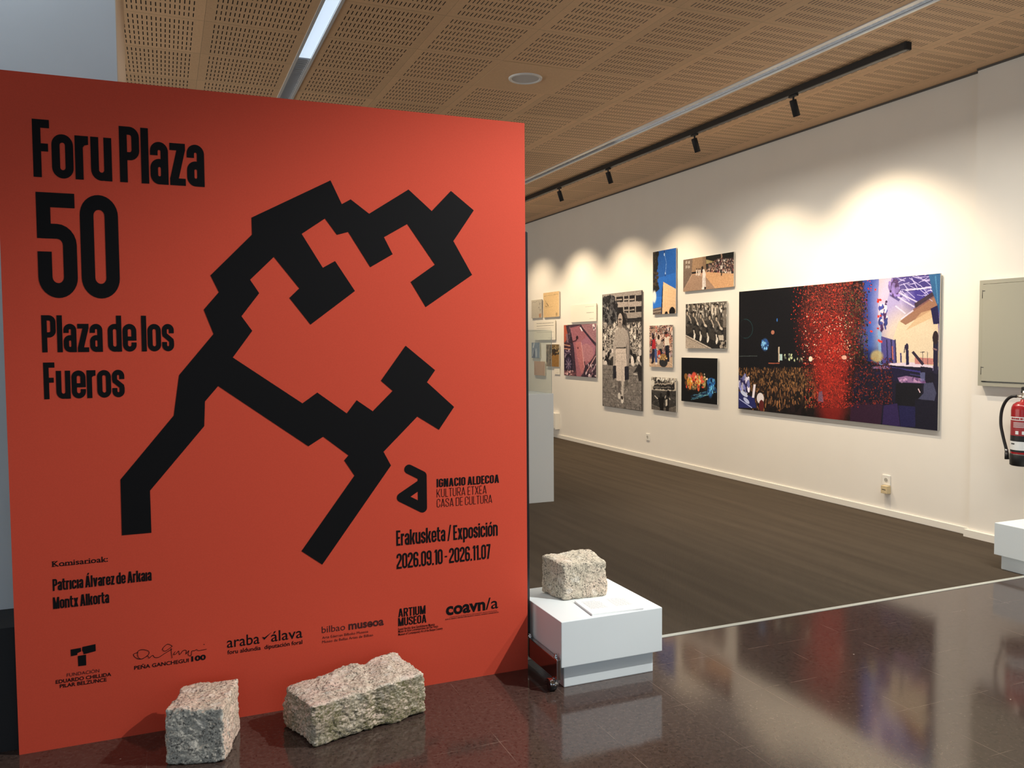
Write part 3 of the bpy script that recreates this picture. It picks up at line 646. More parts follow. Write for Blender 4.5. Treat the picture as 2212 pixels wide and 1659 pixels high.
stone('granite_block', [(0.478, 3.080, 0), (0.945, 3.200, 0), (0.905, 3.405, 0), (0.385, 3.330, 0), (0.470, 3.088, 0.158), (0.938, 3.206, 0.165), (0.880, 3.410, 0.205), (0.405, 3.335, 0.152)],
      GB, 7, 'long mossy granite block lying on the floor before the orange panel', amp=0.0085, n=96, rad=0.13, waves=((0, 0.735, 0.03, -0.014), (0, 0.80, 0.05, 0.008)))

# ------------------------------------------------------------------ white plinth beside the panel, its stone and its card
pl = thing('display_plinth', 'low white plinth right of the orange panel, carrying a granite block', 'plinth', (1.79, 3.43, 0))
b = MB(); b.box(1.565-1.79, 2.015-1.79, 3.205-3.43, 3.655-3.43, 0, 0.101); b.build('base', PLW, pl, bevel=0.004)
b = MB(); b.box(1.538-1.79, 2.043-1.79, 3.173-3.43, 3.680-3.43, 0.101, 0.301); b.build('top_block', PLW, pl, bevel=0.003)
stone('granite_block', [(1.680, 3.432, 0.301), (1.905, 3.424, 0.301), (1.915, 3.600, 0.301), (1.635, 3.600, 0.301), (1.675, 3.435, 0.475), (1.905, 3.432, 0.468), (1.905, 3.610, 0.486), (1.640, 3.605, 0.486)],
      GC, 13, 'cube-like speckled granite block standing on the white plinth', amp=0.0055, n=72, rad=0.15)
cd = thing('text_card', 'white printed text card lying on the plinth before the granite block', 'card', (1.83, 3.285, 0.301), math.radians(-4.2))
b = MB(); b.box(-0.125, 0.125, -0.10, 0.10, 0.0, 0.009); b.build('card_sheet', simple('white_card', (0.86, 0.88, 0.88, 1), 0.5), cd, bevel=0.001)
GREYINK = simple('grey_ink', (0.42, 0.44, 0.45, 1), 0.7)
for cx_ in (-0.105, 0.018):
    b = MB()
    b.box(cx_, cx_+0.068, 0.066, 0.069, 0.009, 0.0094)
    for r_ in range(13):
        x = cx_+0.003; z = 0.054-r_*0.0075
        while x < cx_+0.082:
            ww = rnd.uniform(0.004, 0.013); b.box(x, min(x+ww, cx_+0.086), z, z+0.0028, 0.009, 0.0093); x += ww+0.0025
    b.build('card_text', GREYINK, cd)

# plinth at the right edge of the view
p2 = thing('display_plinth', 'pale low plinth cut off by the right edge, under the fire extinguisher', 'plinth', (5.25, 3.50, 0))
b = MB(); b.box(5.004-5.25, 5.48-5.25, 3.25-3.50, 3.754-3.50, 0, 0.093); b.build('base', PLW, p2, bevel=0.004)
b = MB(); b.box(4.975-5.25, 5.502-5.25, 3.22-3.50, 3.785-3.50, 0.093, 0.302); b.build('top_block', PLW, p2, bevel=0.003)

# ------------------------------------------------------------------ glass show case
vc = thing('showcase', 'glass topped showcase on a tall grey-white pedestal behind the orange panel', 'showcase', (3.06, 7.35, 0))
b = MB(); b.box(-0.29, 0.29, -0.29, 0.29, 0, 1.018); b.build('pedestal', simple('pedestal_paint', (0.62, 0.645, 0.64, 1), 0.5), vc, bevel=0.002)
b = MB()
G0, G1 = 1.018, 1.604; e = 0.278; tg = 0.006
b.box(-e, e, -e, -e+tg, G0, G1); b.box(-e, e, e-tg, e, G0, G1); b.box(-e, -e+tg, -e+tg, e-tg, G0, G1); b.box(e-tg, e, -e+tg, e-tg, G0, G1); b.box(-e, e, -e, e, G1, G1+tg)
b.build('glass_cover', GLASS, vc)
b = MB()
for sx in (-1, 1):
    for sy_ in (-1, 1): b.box(sx*e-0.0015, sx*e+0.0015, sy_*e-0.0015, sy_*e+0.0015, G0, G1)
for s in (-1, 1):
    b.box(-e, e, s*e-0.0015, s*e+0.0015, G1+tg, G1+tg+0.002); b.box(s*e-0.0015, s*e+0.0015, -e, e, G1+tg, G1+tg+0.002)
b.build('polished_edges', simple('glass_edge', (0.35, 0.40, 0.38, 1), 0.2), vc)

# ------------------------------------------------------------------ ceiling luminaires
EMW = simple('lit_diffuser', (0.9, 0.93, 1, 1), 0.5, emit=(0.62, 0.80, 1.0, 1), es=0.85)
EMT = simple('lit_tube', (0.9, 0.9, 0.9, 1), 0.5, emit=(1.0, 0.97, 0.90, 1), es=2.2)
DARKIN = simple('dark_inside', (0.03, 0.03, 0.035, 1), 0.6)
def luminaire(x0, x1, label, lit0, lit1, diffuser):
    t = thing('linear_luminaire', label, 'ceiling light', ((x0+x1)/2, 6, ZC), group='recessed linear ceiling lights')
    ox, oy, oz = (x0+x1)/2, 6, ZC; h = (x1-x0)/2
    b = MB()
    for s in (-1, 1): b.box(s*h-0.010, s*h+0.010, -10.0, 11.0, -0.006, 0.004)
    b.build('trim', ALU, t)
    b = MB(); b.box(-h, h, -10, 11, 0.095, 0.11); b.box(-h-0.004, -h, -10, 11, 0.004, 0.11); b.box(h, h+0.004, -10, 11, 0.004, 0.11); b.build('housing', DARKIN, t)
    if diffuser:
        b = MB(); b.box(-h+0.012, h-0.012, lit0-oy, lit1-oy, 0.004, 0.014); b.build('diffuser', EMW, t)
    y0 = lit1-oy if diffuser else -10
    b = MB()     # pair of curved reflectors with cross blades
    lo, hi = (-h+0.012, h-0.012) if diffuser else (-h*0.05, h-0.012)
    k = 8
    for s in (0, 1):
        pr = []
        for i in range(k+1):
            u = i/k; pr.append(((lo+(hi-lo)*0.5*u*0.75) if s == 0 else (hi-(hi-lo)*0.5*u*0.75), 0.006+0.07*u**0.6))
        for i in range(k): b.quad((pr[i][0], y0, pr[i][1]), (pr[i][0], 11, pr[i][1]), (pr[i+1][0], 11, pr[i+1][1]), (pr[i+1][0], y0, pr[i+1][1]), smooth=True)
    b.build('reflector', REFL, t, weld=True)
    b = MB(); y = max(y0, -3.2)
    while y < 9.5:
        xm_ = (lo+hi)/2; n_ = len(b.v)
        b.v += [(lo, y, 0.008), (hi, y, 0.008), (hi-0.012, y, 0.05), (xm_+0.001, y, 0.05), (xm_-0.001, y, 0.05), (lo+0.012, y, 0.05)]
        b.f.append(tuple(range(n_, n_+6))); b.sm.append(False)
        if n_: b.f.append((n_-2, n_-3, n_+3, n_+4)); b.sm.append(False)      # spine that carries the blades
        y += 0.045 if y < 2 else 0.07
    b.build('louvre', REFL, t)
    if not diffuser:
        b = MB(); b.box(-h+0.006, -h*0.12, -10, 11, 0.002, 0.012); b.build('cover_strip', ALU, t)
    b = MB(); xm = (lo+hi)/2; b.tube([(xm, (lit0 if not diffuser else lit1)-oy+0.02, 0.07), (xm, (lit1 if not diffuser else 12)-oy, 0.07)], 0.008, 10)
    b.build('tube', EMT if not diffuser else simple('unlit_tube', (0.7, 0.72, 0.75, 1), 0.3), t)
    return t
luminaire(0.904, 1.010, 'recessed linear ceiling light, lit white then louvred, above the orange panel', 3.0, 6.05, True)
luminaire(4.145, 4.250, 'long recessed louvred ceiling light running beside the black track', 3.2, 7.4, False)

# ceiling loudspeaker in its plain tile
sp_ = thing('ceiling_speaker', 'round white loudspeaker grille in a plain ceiling tile', 'speaker', (2.57, 5.885, ZC))
b = MB(); x0 = 1.010+2*CELL-2.57; y0 = 4.955+CELL-5.885; b.box(x0+0.003, x0+CELL-0.001, y0+0.004, y0+CELL-0.001, -0.002, 0.0); b.build('plain_tile', WOODPLAIN, sp_)
b = MB(); b.lathe([(0.103, -0.004), (0.108, -0.012), (0.118, -0.014), (0.126, -0.010), (0.128, -0.002)], 48); b.build('rim', simple('speaker_rim', (0.75, 0.74, 0.72, 1), 0.4), sp_)
b = MB(); b.lathe([(0.0, -0.008), (0.104, -0.006)], 48); b.build('grille', simple('speaker_grille', (0.55, 0.55, 0.56, 1), 0.6, bump=0.4, nscale=400), sp_)

# ------------------------------------------------------------------ lighting track and spotlights
XT = 4.66
tr = thing('lighting_track', 'long black lighting track on the wooden ceiling before the photo wall', 'lighting track', (XT, 9, ZC))
b = MB(); b.box(-0.023, 0.023, 4.26-9, 8.0, -0.050, 0.0); b.build('rail', BLACK, tr, bevel=0.002)
b = MB(); b.box(-0.024, 0.024, 4.245-9, 4.262-9, -0.051, 0.0); b.build('end_cap', BLACKM, tr)
b = MB(); b.box(-0.005, 0.005, 4.26-9, 8.0, -0.0508, -0.0498); b.build('conductor_slot', STEEL, tr)
LENS = simple('lamp_lens', (0.9, 0.85, 0.75, 1), 0.2, emit=(1.0, 0.86, 0.62, 1), es=6)
TILT = math.radians(19)
spots = [(5.36, 'nearest', 'black cylinder spotlight on the track above the large concert photo'), (6.70, 'second', 'black cylinder spotlight on the track, second from the near end'),
         (8.36, 'third', 'black cylinder spotlight on the track, third from the near end'), (9.62, 'fourth', 'black cylinder spotlight on the track nearest the orange panel edge in view'),
         (10.95, '', 'black cylinder spotlight on the track lighting the aerial photo'), (12.35, '', 'black cylinder spotlight on the track lighting the plan drawings')]
proto = None
def make_spot():
    t = thing('track_spotlight', '', 'spotlight', (XT, 5.36, ZC-0.050), group='spotlights on the track')
    b = MB(); b.box(-0.012, 0.012, -0.045, 0.045, -0.016, 0.0); b.build('adapter', BLACK, t, bevel=0.002)
    b = MB(); b.lathe([(0.008, -0.055), (0.008, -0.016)], 14); b.build('stem', BLACK, t)
    b = MB(); R_ = Matrix.Translation((-0.004, 0, -0.045)) @ Matrix.Rotation(-TILT, 4, 'Y')
    b.lathe([(0.0, 0.006), (0.024, 0.006), (0.0275, 0.002), (0.0275, -0.125), (0.0245, -0.125), (0.0235, -0.112)], 32, R_); b.build('lamp_body', BLACKM, t)
    b = MB(); b.lathe([(0.0, -0.112), (0.0236, -0.112)], 24, R_); b.build('lens', LENS, t)
    b = MB(); b.box(-0.006, 0.006, -0.014, 0.014, -0.066, -0.038); b.build('hinge', BLACK, t)
    return t
POW = [185, 128, 124, 152, 168, 108]
for i, (y, _, lab) in enumerate(spots):
    if proto is None: o = proto = make_spot()
    else:
        o = proto.copy(); COL.objects.link(o)
        for c in [c for c in proto.children if c.type == 'MESH']:
            d = c.copy(); COL.objects.link(d); d.parent = o
    o.location = (XT, y, ZC-0.050); o['label'] = lab
    l = bpy.data.lights.new('spot_beam', 'SPOT'); l.energy = POW[i]; l.color = (1.0, 0.79, 0.54)
    l.spot_size = math.radians(100 if i else 107); l.spot_blend = 0.8; l.shadow_soft_size = 0.022
    lo = bpy.data.objects.new('spot_beam', l); COL.objects.link(lo); lo.parent = o
    lo.location = (-0.004+math.sin(TILT)*0.128, 0, -0.045-math.cos(TILT)*0.128); lo.rotation_euler = (0, -TILT, 0)

# ------------------------------------------------------------------ wall fittings
PLA = simple('white_plastic', (0.80, 0.78, 0.72, 1), 0.35)
DK = simple('socket_hole', (0.05, 0.045, 0.04, 1), 0.6)
def socket(y, z, label):
    t = thing('power_socket', label, 'socket', (XW, y, z))
    b = MB(); b.box(-0.010, 0, -0.042, 0.042, -0.042, 0.042); b.build('cover_plate', PLA, t, bevel=0.002)
    Ry = Matrix.Translation((-0.0102, 0, 0)) @ Matrix.Rotation(math.radians(-90), 4, 'Y')
    b = MB(); b.lathe([(0.021, 0.0), (0.0195, -0.0005), (0.0195, 0.0012), (0.021, 0.0012), (0.0225, 0.0)], 28, Ry); b.build('rim', PLA, t)
    b = MB(); b.lathe([(0.0, 0.0003), (0.0195, 0.0003)], 28, Ry); b.build('recess', simple('socket_shade', (0.45, 0.43, 0.38, 1), 0.5), t)
    b = MB()
    for s in (-1, 1): b.lathe([(0.0, 0.0009), (0.003, 0.0009)], 10, Matrix.Translation((-0.0102, s*0.009, 0)) @ Matrix.Rotation(math.radians(-90), 4, 'Y'))
    b.build('pin_hole', DK, t)
    return t
socket(9.125, 0.283, 'white wall socket below the black and white photo of two men')
socket(5.312, 0.304, 'white wall socket below the large concert photo')
ad = thing('plug_adapter', 'beige plug adapter under the wall socket near the concert photo', 'adapter', (XW, 5.302, 0.226))
b = MB(); b.box(-0.045, 0, -0.033, 0.033, -0.034, 0.034); b.build('body', simple('beige_plastic', (0.62, 0.50, 0.30, 1), 0.4), ad, bevel=0.004)
b = MB(); b.box(-0.0455, -0.0445, -0.02, 0.02, -0.003, 0.003); b.build('groove', DK, ad)
bx = thing('wall_box', 'white cable box low on the wall beside the showcase pedestal', 'wall box', (XW, 11.90, 0.262))
b = MB(); b.box(-0.075, 0, -0.19, 0.19, -0.125, 0.125); b.build('body', PLA, bx, bevel=0.004)
b = MB(); b.box(-0.080, -0.075, -0.17, 0.17, -0.105, 0.105); b.build('lid', PLA, bx, bevel=0.002)

# electrical cabinet on the pier
CAB = simple('beige_steel', (0.345, 0.335, 0.265, 1), 0.45)
cb = thing('electrical_cabinet', 'beige metal cabinet with a hinged door on the white pier', 'cabinet', (XP, 3.934, 1.537))
b = MB(); Y0, Y1, Z0, Z1 = -0.46, 0.46, -0.383, 0.392
b.box(-0.045, 0, Y0, Y1, Z1-0.028, Z1); b.box(-0.045, 0, Y0, Y1, Z0, Z0+0.028); b.box(-0.045, 0, Y1-0.028, Y1, Z0+0.028, Z1-0.028); b.box(-0.045, 0, Y0, Y0+0.028, Z0+0.028, Z1-0.028)
b.build('frame', CAB, cb)
b = MB(); b.box(-0.052, -0.006, Y0+0.031, Y1-0.031, Z0+0.036, Z1-0.031); dr = b.build('door', CAB, cb, bevel=0.002)
for z in (0.29, -0.27):
    b = MB(); b.tube([(-0.048, Y1-0.0295, z-0.03), (-0.048, Y1-0.0295, z+0.03)], 0.0045, 10); b.box(-0.0535, -0.051, Y1-0.05, Y1-0.030, z+0.022, z+0.026); b.build('hinge', BLACK, dr)

# fire extinguisher
RED = simple('red_enamel', (0.30, 0.010, 0.014, 1), 0.22)
LBW = simple('label_white', (0.72, 0.74, 0.74, 1), 0.4); LBR = simple('label_red', (0.30, 0.03, 0.035, 1), 0.35)
ex = thing('fire_extinguisher', 'red fire extinguisher with a black hose hung on the white pier', 'fire extinguisher', (5.495, 3.975, 0.618))
def lab(r, z0, z1, a0, a1, n=20):
    mb = MB(); P = [(r*math.cos(math.radians(a0+(a1-a0)*i/n)), r*math.sin(math.radians(a0+(a1-a0)*i/n))) for i in range(n+1)]
    for i in range(n): mb.quad((P[i][0], P[i][1], z0), (P[i+1][0], P[i+1][1], z0), (P[i+1][0], P[i+1][1], z1), (P[i][0], P[i][1], z1), smooth=True)
    return mb
R0 = 0.080
b = MB(); b.lathe([(R0, 0.08), (R0, 0.385), (R0*0.97, 0.405), (R0*0.86, 0.425), (R0*0.6, 0.441), (0.024, 0.447), (0.024, 0.46), (0.0, 0.46)], 40)
cyl = b.build('cylinder', RED, ex)
b = MB(); b.lathe([(R0*0.92, 0.0), (R0*1.03, 0.006), (R0*1.04, 0.075), (R0*1.01, 0.085), (R0*0.9, 0.086)], 40); b.build('foot_boot', BLACK, ex)
for z0, z1, mm in ((0.098, 0.112, BLACK), (0.112, 0.172, LBW), (0.172, 0.212, BLACK), (0.212, 0.250, LBR), (0.250, 0.318, LBR), (0.318, 0.342, LBW)):
    lab(R0+0.0006, z0, z1, 90, 290).build('label_band', mm, cyl, weld=True)
for a, w_ in ((150, 14), (166, 8), (176, 20), (199, 12), (214, 18), (235, 10)): lab(R0+0.0011, 0.324, 0.336, a, a+w_, 6).build('label_text', LBR, cyl, weld=True)
for a, w_ in ((152, 8), (161, 5), (167, 7)): lab(R0+0.0011, 0.150, 0.159, a, a+w_, 4).build('label_text', BLACK, cyl, weld=True)
for r_ in range(4):
    lab(R0+0.0011, 0.300-r_*0.010, 0.3035-r_*0.010, 165, 260).build('label_line', LBW, cyl, weld=True)
for a in (178, 208, 238): lab(R0+0.0011, 0.222, 0.245, a, a+15, 6).build('label_pictogram', LBW, cyl, weld=True)
b = MB(); b.lathe([(0.016, 0.455), (0.019, 0.462), (0.019, 0.492), (0.014, 0.50), (0.014, 0.52), (0.0, 0.52)], 20); b.tube([(0, 0, 0.478), (-0.012, 0.045, 0.480)], 0.009, 12); b.build('valve', simple('brass', (0.72, 0.68, 0.60, 1), 0.25, metal=0.9), ex)
b = MB(); b.box(-0.013, 0.013, -0.105, 0.02, 0.505, 0.520); b.box(-0.012, 0.012, -0.11, 0.015, 0.535, 0.548); b.box(-0.010, 0.010, -0.01, 0.02, 0.515, 0.545); b.build('lever', BLACK, ex, bevel=0.003)
hose = [(-0.013, 0.050, 0.480), (-0.012, 0.085, 0.476), (-0.010, 0.122, 0.452), (-0.008, 0.152, 0.405), (-0.006, 0.168, 0.345), (-0.006, 0.168, 0.270), (-0.006, 0.150, 0.190), (-0.006, 0.128, 0.118), (-0.006, 0.120, 0.088)]
H2 = []
for i in range(len(hose)-1):
    p0 = Vector(hose[max(i-1, 0)]); p1 = Vector(hose[i]); p2 = Vector(hose[i+1]); p3 = Vector(hose[min(i+2, len(hose)-1)])
    for k in range(6):
        u = k/6; H2.append(0.5*((2*p1)+(p2-p0)*u+(2*p0-5*p1+4*p2-p3)*u*u+(3*p1-p0-3*p2+p3)*u**3))
H2.append(Vector(hose[-1]))
b = MB(); b.tube(H2, 0.0105, 14); hs = b.build('hose', RUBBER, ex)
b = MB(); b.tube([(-0.006, 0.122, 0.100), (-0.006, 0.119, 0.076)], 0.0125, 14); b.build('ferrule', STEEL, hs)
b = MB(); b.tube([(-0.006, 0.119, 0.078), (-0.006, 0.117, 0.03)], [0.0135, 0.015], 14); b.build('nozzle', RUBBER, hs)
b = MB(); b.box(0.079, XP-5.495, -0.02, 0.02, 0.30, 0.40); b.build('wall_rest', BLACK, ex)
b = MB(); b.box(0.02, XP-5.495, -0.012, 0.012, 0.462, 0.478); b.build('wall_bracket', BLACK, ex)
#@@PART3
# ------------------------------------------------------------------ printed pictures (drawn dot by dot into the print)
class Pic:
    """a raster the print is drawn on; coordinates are given in a free sheet frame set by the four corners"""
    def __init__(s, w, h, quad, bg, seed=1):
        w, h = int(w*1.5), int(h*1.5); s.w, s.h = w, h; s.a = np.zeros((h, w, 3)); s.a[:] = np.array(bg)/255; s.r = np.random.RandomState(seed)
        src = quad; dst = [(0, 0), (w, 0), (0, h), (w, h)]
        A = []; Bv = []
        for (x, y), (X, Y) in zip(src, dst):
            A += [[x, y, 1, 0, 0, 0, -X*x, -X*y], [0, 0, 0, x, y, 1, -Y*x, -Y*y]]; Bv += [X, Y]
        s.H = np.append(np.linalg.solve(np.array(A, float), np.array(Bv, float)), 1).reshape(3, 3)
        s.k = w/abs(quad[1][0]-quad[0][0])
        s.yy, s.xx = np.mgrid[0:h, 0:w]+0.5
    def T(s, p):
        q = s.H @ np.array([p[0], p[1], 1.0]); return q[0]/q[2], q[1]/q[2]
    def _put(s, m, y0, y1, x0, x1, col, al):
        reg = s.a[y0:y1, x0:x1]; k = (m*al)[..., None]; reg[:] = reg*(1-k)+np.array(col)/255*k
    def poly(s, pts, col, al=1.0, mask=False):
        P = [s.T(p) for p in pts]; xs = [p[0] for p in P]; ys = [p[1] for p in P]
        x0, x1 = max(0, int(min(xs))), min(s.w, int(max(xs))+2); y0, y1 = max(0, int(min(ys))), min(s.h, int(max(ys))+2)
        if x1 <= x0 or y1 <= y0: return
        X = s.xx[y0:y1, x0:x1]; Y = s.yy[y0:y1, x0:x1]; ins = np.zeros(X.shape, bool)
        for i in range(len(P)):
            (xa, ya), (xb, yb) = P[i-1], P[i]
            if ya == yb: continue
            c = ((ya > Y) != (yb > Y)) & (X < (xb-xa)*(Y-ya)/(yb-ya)+xa); ins ^= c
        s._put(ins.astype(float), y0, y1, x0, x1, col, al)
    def ell(s, c, rx, ry, col, al=1.0, soft=0.0, rot=0):
        cx, cy_ = s.T(c); rx *= s.k; ry *= s.k; R = max(rx, ry)*(1+soft)+1
        x0, x1 = max(0, int(cx-R)), min(s.w, int(cx+R)+2); y0, y1 = max(0, int(cy_-R)), min(s.h, int(cy_+R)+2)
        if x1 <= x0 or y1 <= y0: return
        X = s.xx[y0:y1, x0:x1]-cx; Y = s.yy[y0:y1, x0:x1]-cy_
        if rot: cr, sr = math.cos(rot), math.sin(rot); X, Y = X*cr+Y*sr, -X*sr+Y*cr
        d = np.sqrt((X/max(rx, .4))**2+(Y/max(ry, .4))**2)
        m = np.clip((1+soft-d)/max(soft, 1e-6), 0, 1) if soft > 0 else (d <= 1).astype(float)
        s._put(m, y0, y1, x0, x1, col, al)
    def line(s, pts, w, col, al=1.0):
        for p, q in zip(pts[:-1], pts[1:]):
            d = Vector((q[0]-p[0], q[1]-p[1])); 
            if d.length < 1e-6: continue
            n = Vector((-d.y, d.x)).normalized()*w/2
            s.poly([(p[0]+n.x, p[1]+n.y), (q[0]+n.x, q[1]+n.y), (q[0]-n.x, q[1]-n.y), (p[0]-n.x, p[1]-n.y)], col, al)
    def specks(s, pts_fn, n, rx, ry, pal, al=1.0, rot=0.5):
        for _ in range(n):
            p = pts_fn(); c = pal[s.r.randint(len(pal))]; j = s.r.uniform(0.8, 1.2)
            s.ell(p, s.r.uniform(*rx), s.r.uniform(*ry), [min(255, v*j) for v in c], al, rot=s.r.uniform(-rot, rot))
    def inq(s, x0, x1, y0, y1): return lambda: (s.r.uniform(x0, x1), s.r.uniform(y0, y1))
    def noise(s, amt, cell=2):
        hh, ww = s.h//cell+2, s.w//cell+2; g = s.r.normal(0, amt/255, (hh, ww)); g = np.repeat(np.repeat(g, cell, 0), cell, 1)[:s.h, :s.w]
        s.a = np.clip(s.a+g[..., None], 0, 1)
    def crowd(s, x0, x1, y0, y1, n, size, pal, hair=(30, 26, 24)):
        """people seen small: head, body, sorted from back to front"""
        for y in sorted(s.r.uniform(y0, y1, n)):
            x = s.r.uniform(x0, x1); k = size*s.r.uniform(.8, 1.2); c = pal[s.r.randint(len(pal))]; j = s.r.uniform(.75, 1.15)
            c = [min(255, v*j) for v in c]
            s.ell((x, y+1.5*k), 0.85*k, 1.5*k, c); s.ell((x-.1*k, y-.1*k), .55*k, .62*k, hair); f = pal[0]; s.ell((x, y+.12*k), .38*k, .42*k, f)

XF = XW-0.025
def photo(label, y_far, y_near, z_top, z_bot, pic, edge, group='photographs on the white wall', cat='photo', name='photo_panel', depth=0.025):
    t = thing(name, label, cat, (XW, (y_far+y_near)/2, z_bot), group=group)
    xf = -depth; W_ = (y_far-y_near)/2; Hh = z_top-z_bot
    b = MB(); b.box(xf+0.0008, xf+depth*0.5, -W_, W_, 0, Hh); b.build('backing', edge, t)
    b = MB(); m_ = min(0.05, W_*0.3); b.box(xf+depth*0.5, -0.0006, -W_+m_, W_-m_, Hh*0.72, Hh*0.72+min(0.03, Hh*0.15)); b.build('mounting_rail', edge, t)
    h, w = pic.a.shape[:2]
    me = bpy.data.meshes.new('print')
    ys = np.linspace(W_, -W_, w); zs = np.linspace(Hh, 0, h)
    Y, Z = np.meshgrid(ys, zs); co = np.stack([np.full_like(Y, xf), Y, Z], -1).reshape(-1, 3)
    i = np.arange(h*w).reshape(h, w); F = np.stack([i[:-1, :-1], i[1:, :-1], i[1:, 1:], i[:-1, 1:]], -1).reshape(-1, 4)
    me.vertices.add(h*w); me.vertices.foreach_set('co', co.ravel())
    me.loops.add(F.size); me.loops.foreach_set('vertex_index', F.ravel().astype(np.int32))
    me.polygons.add(len(F)); me.polygons.foreach_set('loop_start', np.arange(0, F.size, 4, dtype=np.int32))
    me.update(calc_edges=True)
    c = pic.a; lin = np.where(c <= 0.04045, c/12.92, ((c+0.055)/1.055)**2.4)
    at = me.color_attributes.new('print', 'FLOAT_COLOR', 'POINT')
    at.data.foreach_set('color', np.concatenate([lin.reshape(-1, 3), np.ones((h*w, 1))], 1).astype(np.float32).ravel())
    me.materials.append(PRINT)
    o = bpy.data.objects.new('print', me); COL.objects.link(o); o.parent = t
    return t
EDGE = simple('aluminium_edge', (0.50, 0.49, 0.46, 1), 0.5)
EDGED = simple('dark_edge', (0.09, 0.08, 0.08, 1), 0.5)
EDGEW = simple('card_edge', (0.66, 0.62, 0.54, 1), 0.6)
def zf(z): return 1.5+(z-1.5)*0.9925
def yf(y): return y*0.9925

# --- concert with red confetti
def concert():
    p = Pic(600, 308, [(70, 290), (1875, 128), (57, 1338), (1838, 1537)], (9, 9, 15), 3)
    r = p.r
    p.poly([(1180, 195), (1340, 178), (1340, 950), (1180, 900)], (24, 34, 92)); p.ell((1270, 330), 60, 190, (60, 90, 190), .6, 1.0); p.ell((1275, 690), 90, 60, (60, 100, 190), .7, 1.0)
    p.poly([(1330, 178), (1875, 128), (1845, 1010), (1330, 945)], (62, 52, 140))
    p.poly([(1325, 178), (1450, 168), (1370, 480), (1310, 560)], (190, 162, 160)); p.ell((1430, 420), 80, 140, (200, 190, 230), .8, 1.3)
    p.poly([(1500, 560), (1850, 320), (1850, 960), (1480, 940), (1450, 700)], (200, 178, 146)); p.ell((1600, 760), 170, 150, (226, 210, 184), .8, .8)
    p.poly([(1510, 560), (1640, 440), (1840, 310), (1845, 430), (1560, 590)], (136, 90, 70), .8); p.poly([(1700, 480), (1850, 440), (1850, 500), (1560, 640)], (204, 170, 130), .7)
    p.poly([(1440, 168), (1800, 136), (1810, 260), (1560, 300), (1500, 380), (1420, 330)], (64, 54, 120), .75)
    for _ in range(46):
        x = r.uniform(1430, 1790); y = r.uniform(140, 330); a = r.uniform(-.5, 1.0); L = r.uniform(60, 160)
        p.line([(x, y), (x+L*math.cos(a)*.8, y+L*math.sin(a))], r.uniform(4, 9), (206, 200, 242), .75)
    for q in ([(1500, 300), (1670, 390)], [(1490, 340), (1640, 430)], [(1560, 280), (1810, 255)], [(1470, 420), (1560, 490)], [(1520, 540), (1630, 460)]): p.line(q, 13, (222, 216, 240), .8)
    p.poly([(1640, 400), (1810, 290), (1815, 330), (1650, 440)], (60, 44, 60))
    p.specks(p.inq(1420, 1500, 190, 330), 60, (6, 12), (8, 22), [(70, 50, 90), (140, 120, 190)])
    p.specks(p.inq(1325, 1390, 380, 640), 60, (6, 12), (8, 22), [(70, 40, 90), (240, 220, 240), (60, 70, 150)])
    p.poly([(1770, 138), (1875, 128), (1862, 490), (1845, 420), (1800, 290)], (42, 92, 140)); p.line([(1830, 150), (1850, 400)], 10, (80, 140, 180), .7)
    p.poly([(1785, 445), (1848, 415), (1862, 580), (1808, 585)], (26, 22, 70))
    p.poly([(1310, 640), (1345, 650), (1350, 950), (1320, 940)], (120, 170, 220), .7); p.poly([(1340, 690), (1470, 730), (1480, 940), (1340, 940)], (54, 50, 130), .8)
    for x in (1390, 1430, 1465): p.line([(x, 720), (x+8, 930)], 12, (28, 26, 70), .8)
    p.poly([(1370, 935), (1620, 925), (1800, 955), (1800, 985), (1560, 975)], (220, 206, 224)); p.poly([(1640, 880), (1810, 890), (1810, 945), (1640, 940)], (180, 96, 100), .7)
    p.poly([(1560, 820), (1585, 815), (1588, 945), (1562, 950)], (30, 26, 66)); p.ell((1570, 790), 12, 24, (40, 30, 60)); p.line([(1556, 770), (1545, 840)], 8, (40, 30, 60))
    p.poly([(1508, 840), (1522, 840), (1524, 925), (1510, 925)], (70, 60, 110)); p.line([(1440, 780), (1445, 900)], 12, (200, 110, 90), .8)
    p.line([(1620, 830), (1715, 945)], 26, (44, 32, 54)); p.line([(1690, 835), (1730, 832)], 7, (60, 50, 60)); p.line([(1710, 835), (1712, 940)], 5, (70, 60, 70)); p.line([(1752, 830), (1755, 945)], 5, (70, 60, 70))
    p.poly([(1330, 945), (1700, 970), (1845, 1010), (1838, 1537), (1050, 1440), (1100, 1000), (1200, 930)], (20, 16, 40)); p.line([(1360, 960), (1690, 1010)], 14, (54, 48, 120)); p.line([(1350, 990), (1690, 1045)], 10, (70, 64, 130), .7)
    p.ell((1440, 1030), 130, 40, (24, 18, 52)); p.poly([(1250, 965), (1380, 955), (1420, 985), (1260, 980)], (160, 120, 160), .7)
    p.poly([(1485, 1062), (1560, 1045), (1700, 1070), (1745, 1115), (1500, 1102)], (140, 104, 152)); p.specks(p.inq(1500, 1720, 1060, 1105), 30, (5, 14), (3, 6), [(100, 70, 120), (180, 140, 180)])
    p.poly([(1690, 960), (1800, 975), (1800, 1040), (1690, 1040)], (22, 18, 40)); p.poly([(1685, 1015), (1730, 1015), (1730, 1090), (1690, 1090)], (120, 130, 180), .6)
    p.poly([(1805, 745), (1850, 735), (1845, 1030), (1805, 1020)], (30, 26, 54)); p.ell((1826, 705), 20, 40, (40, 26, 32)); p.line([(1800, 800), (1838, 815)], 14, (170, 130, 120), .7)
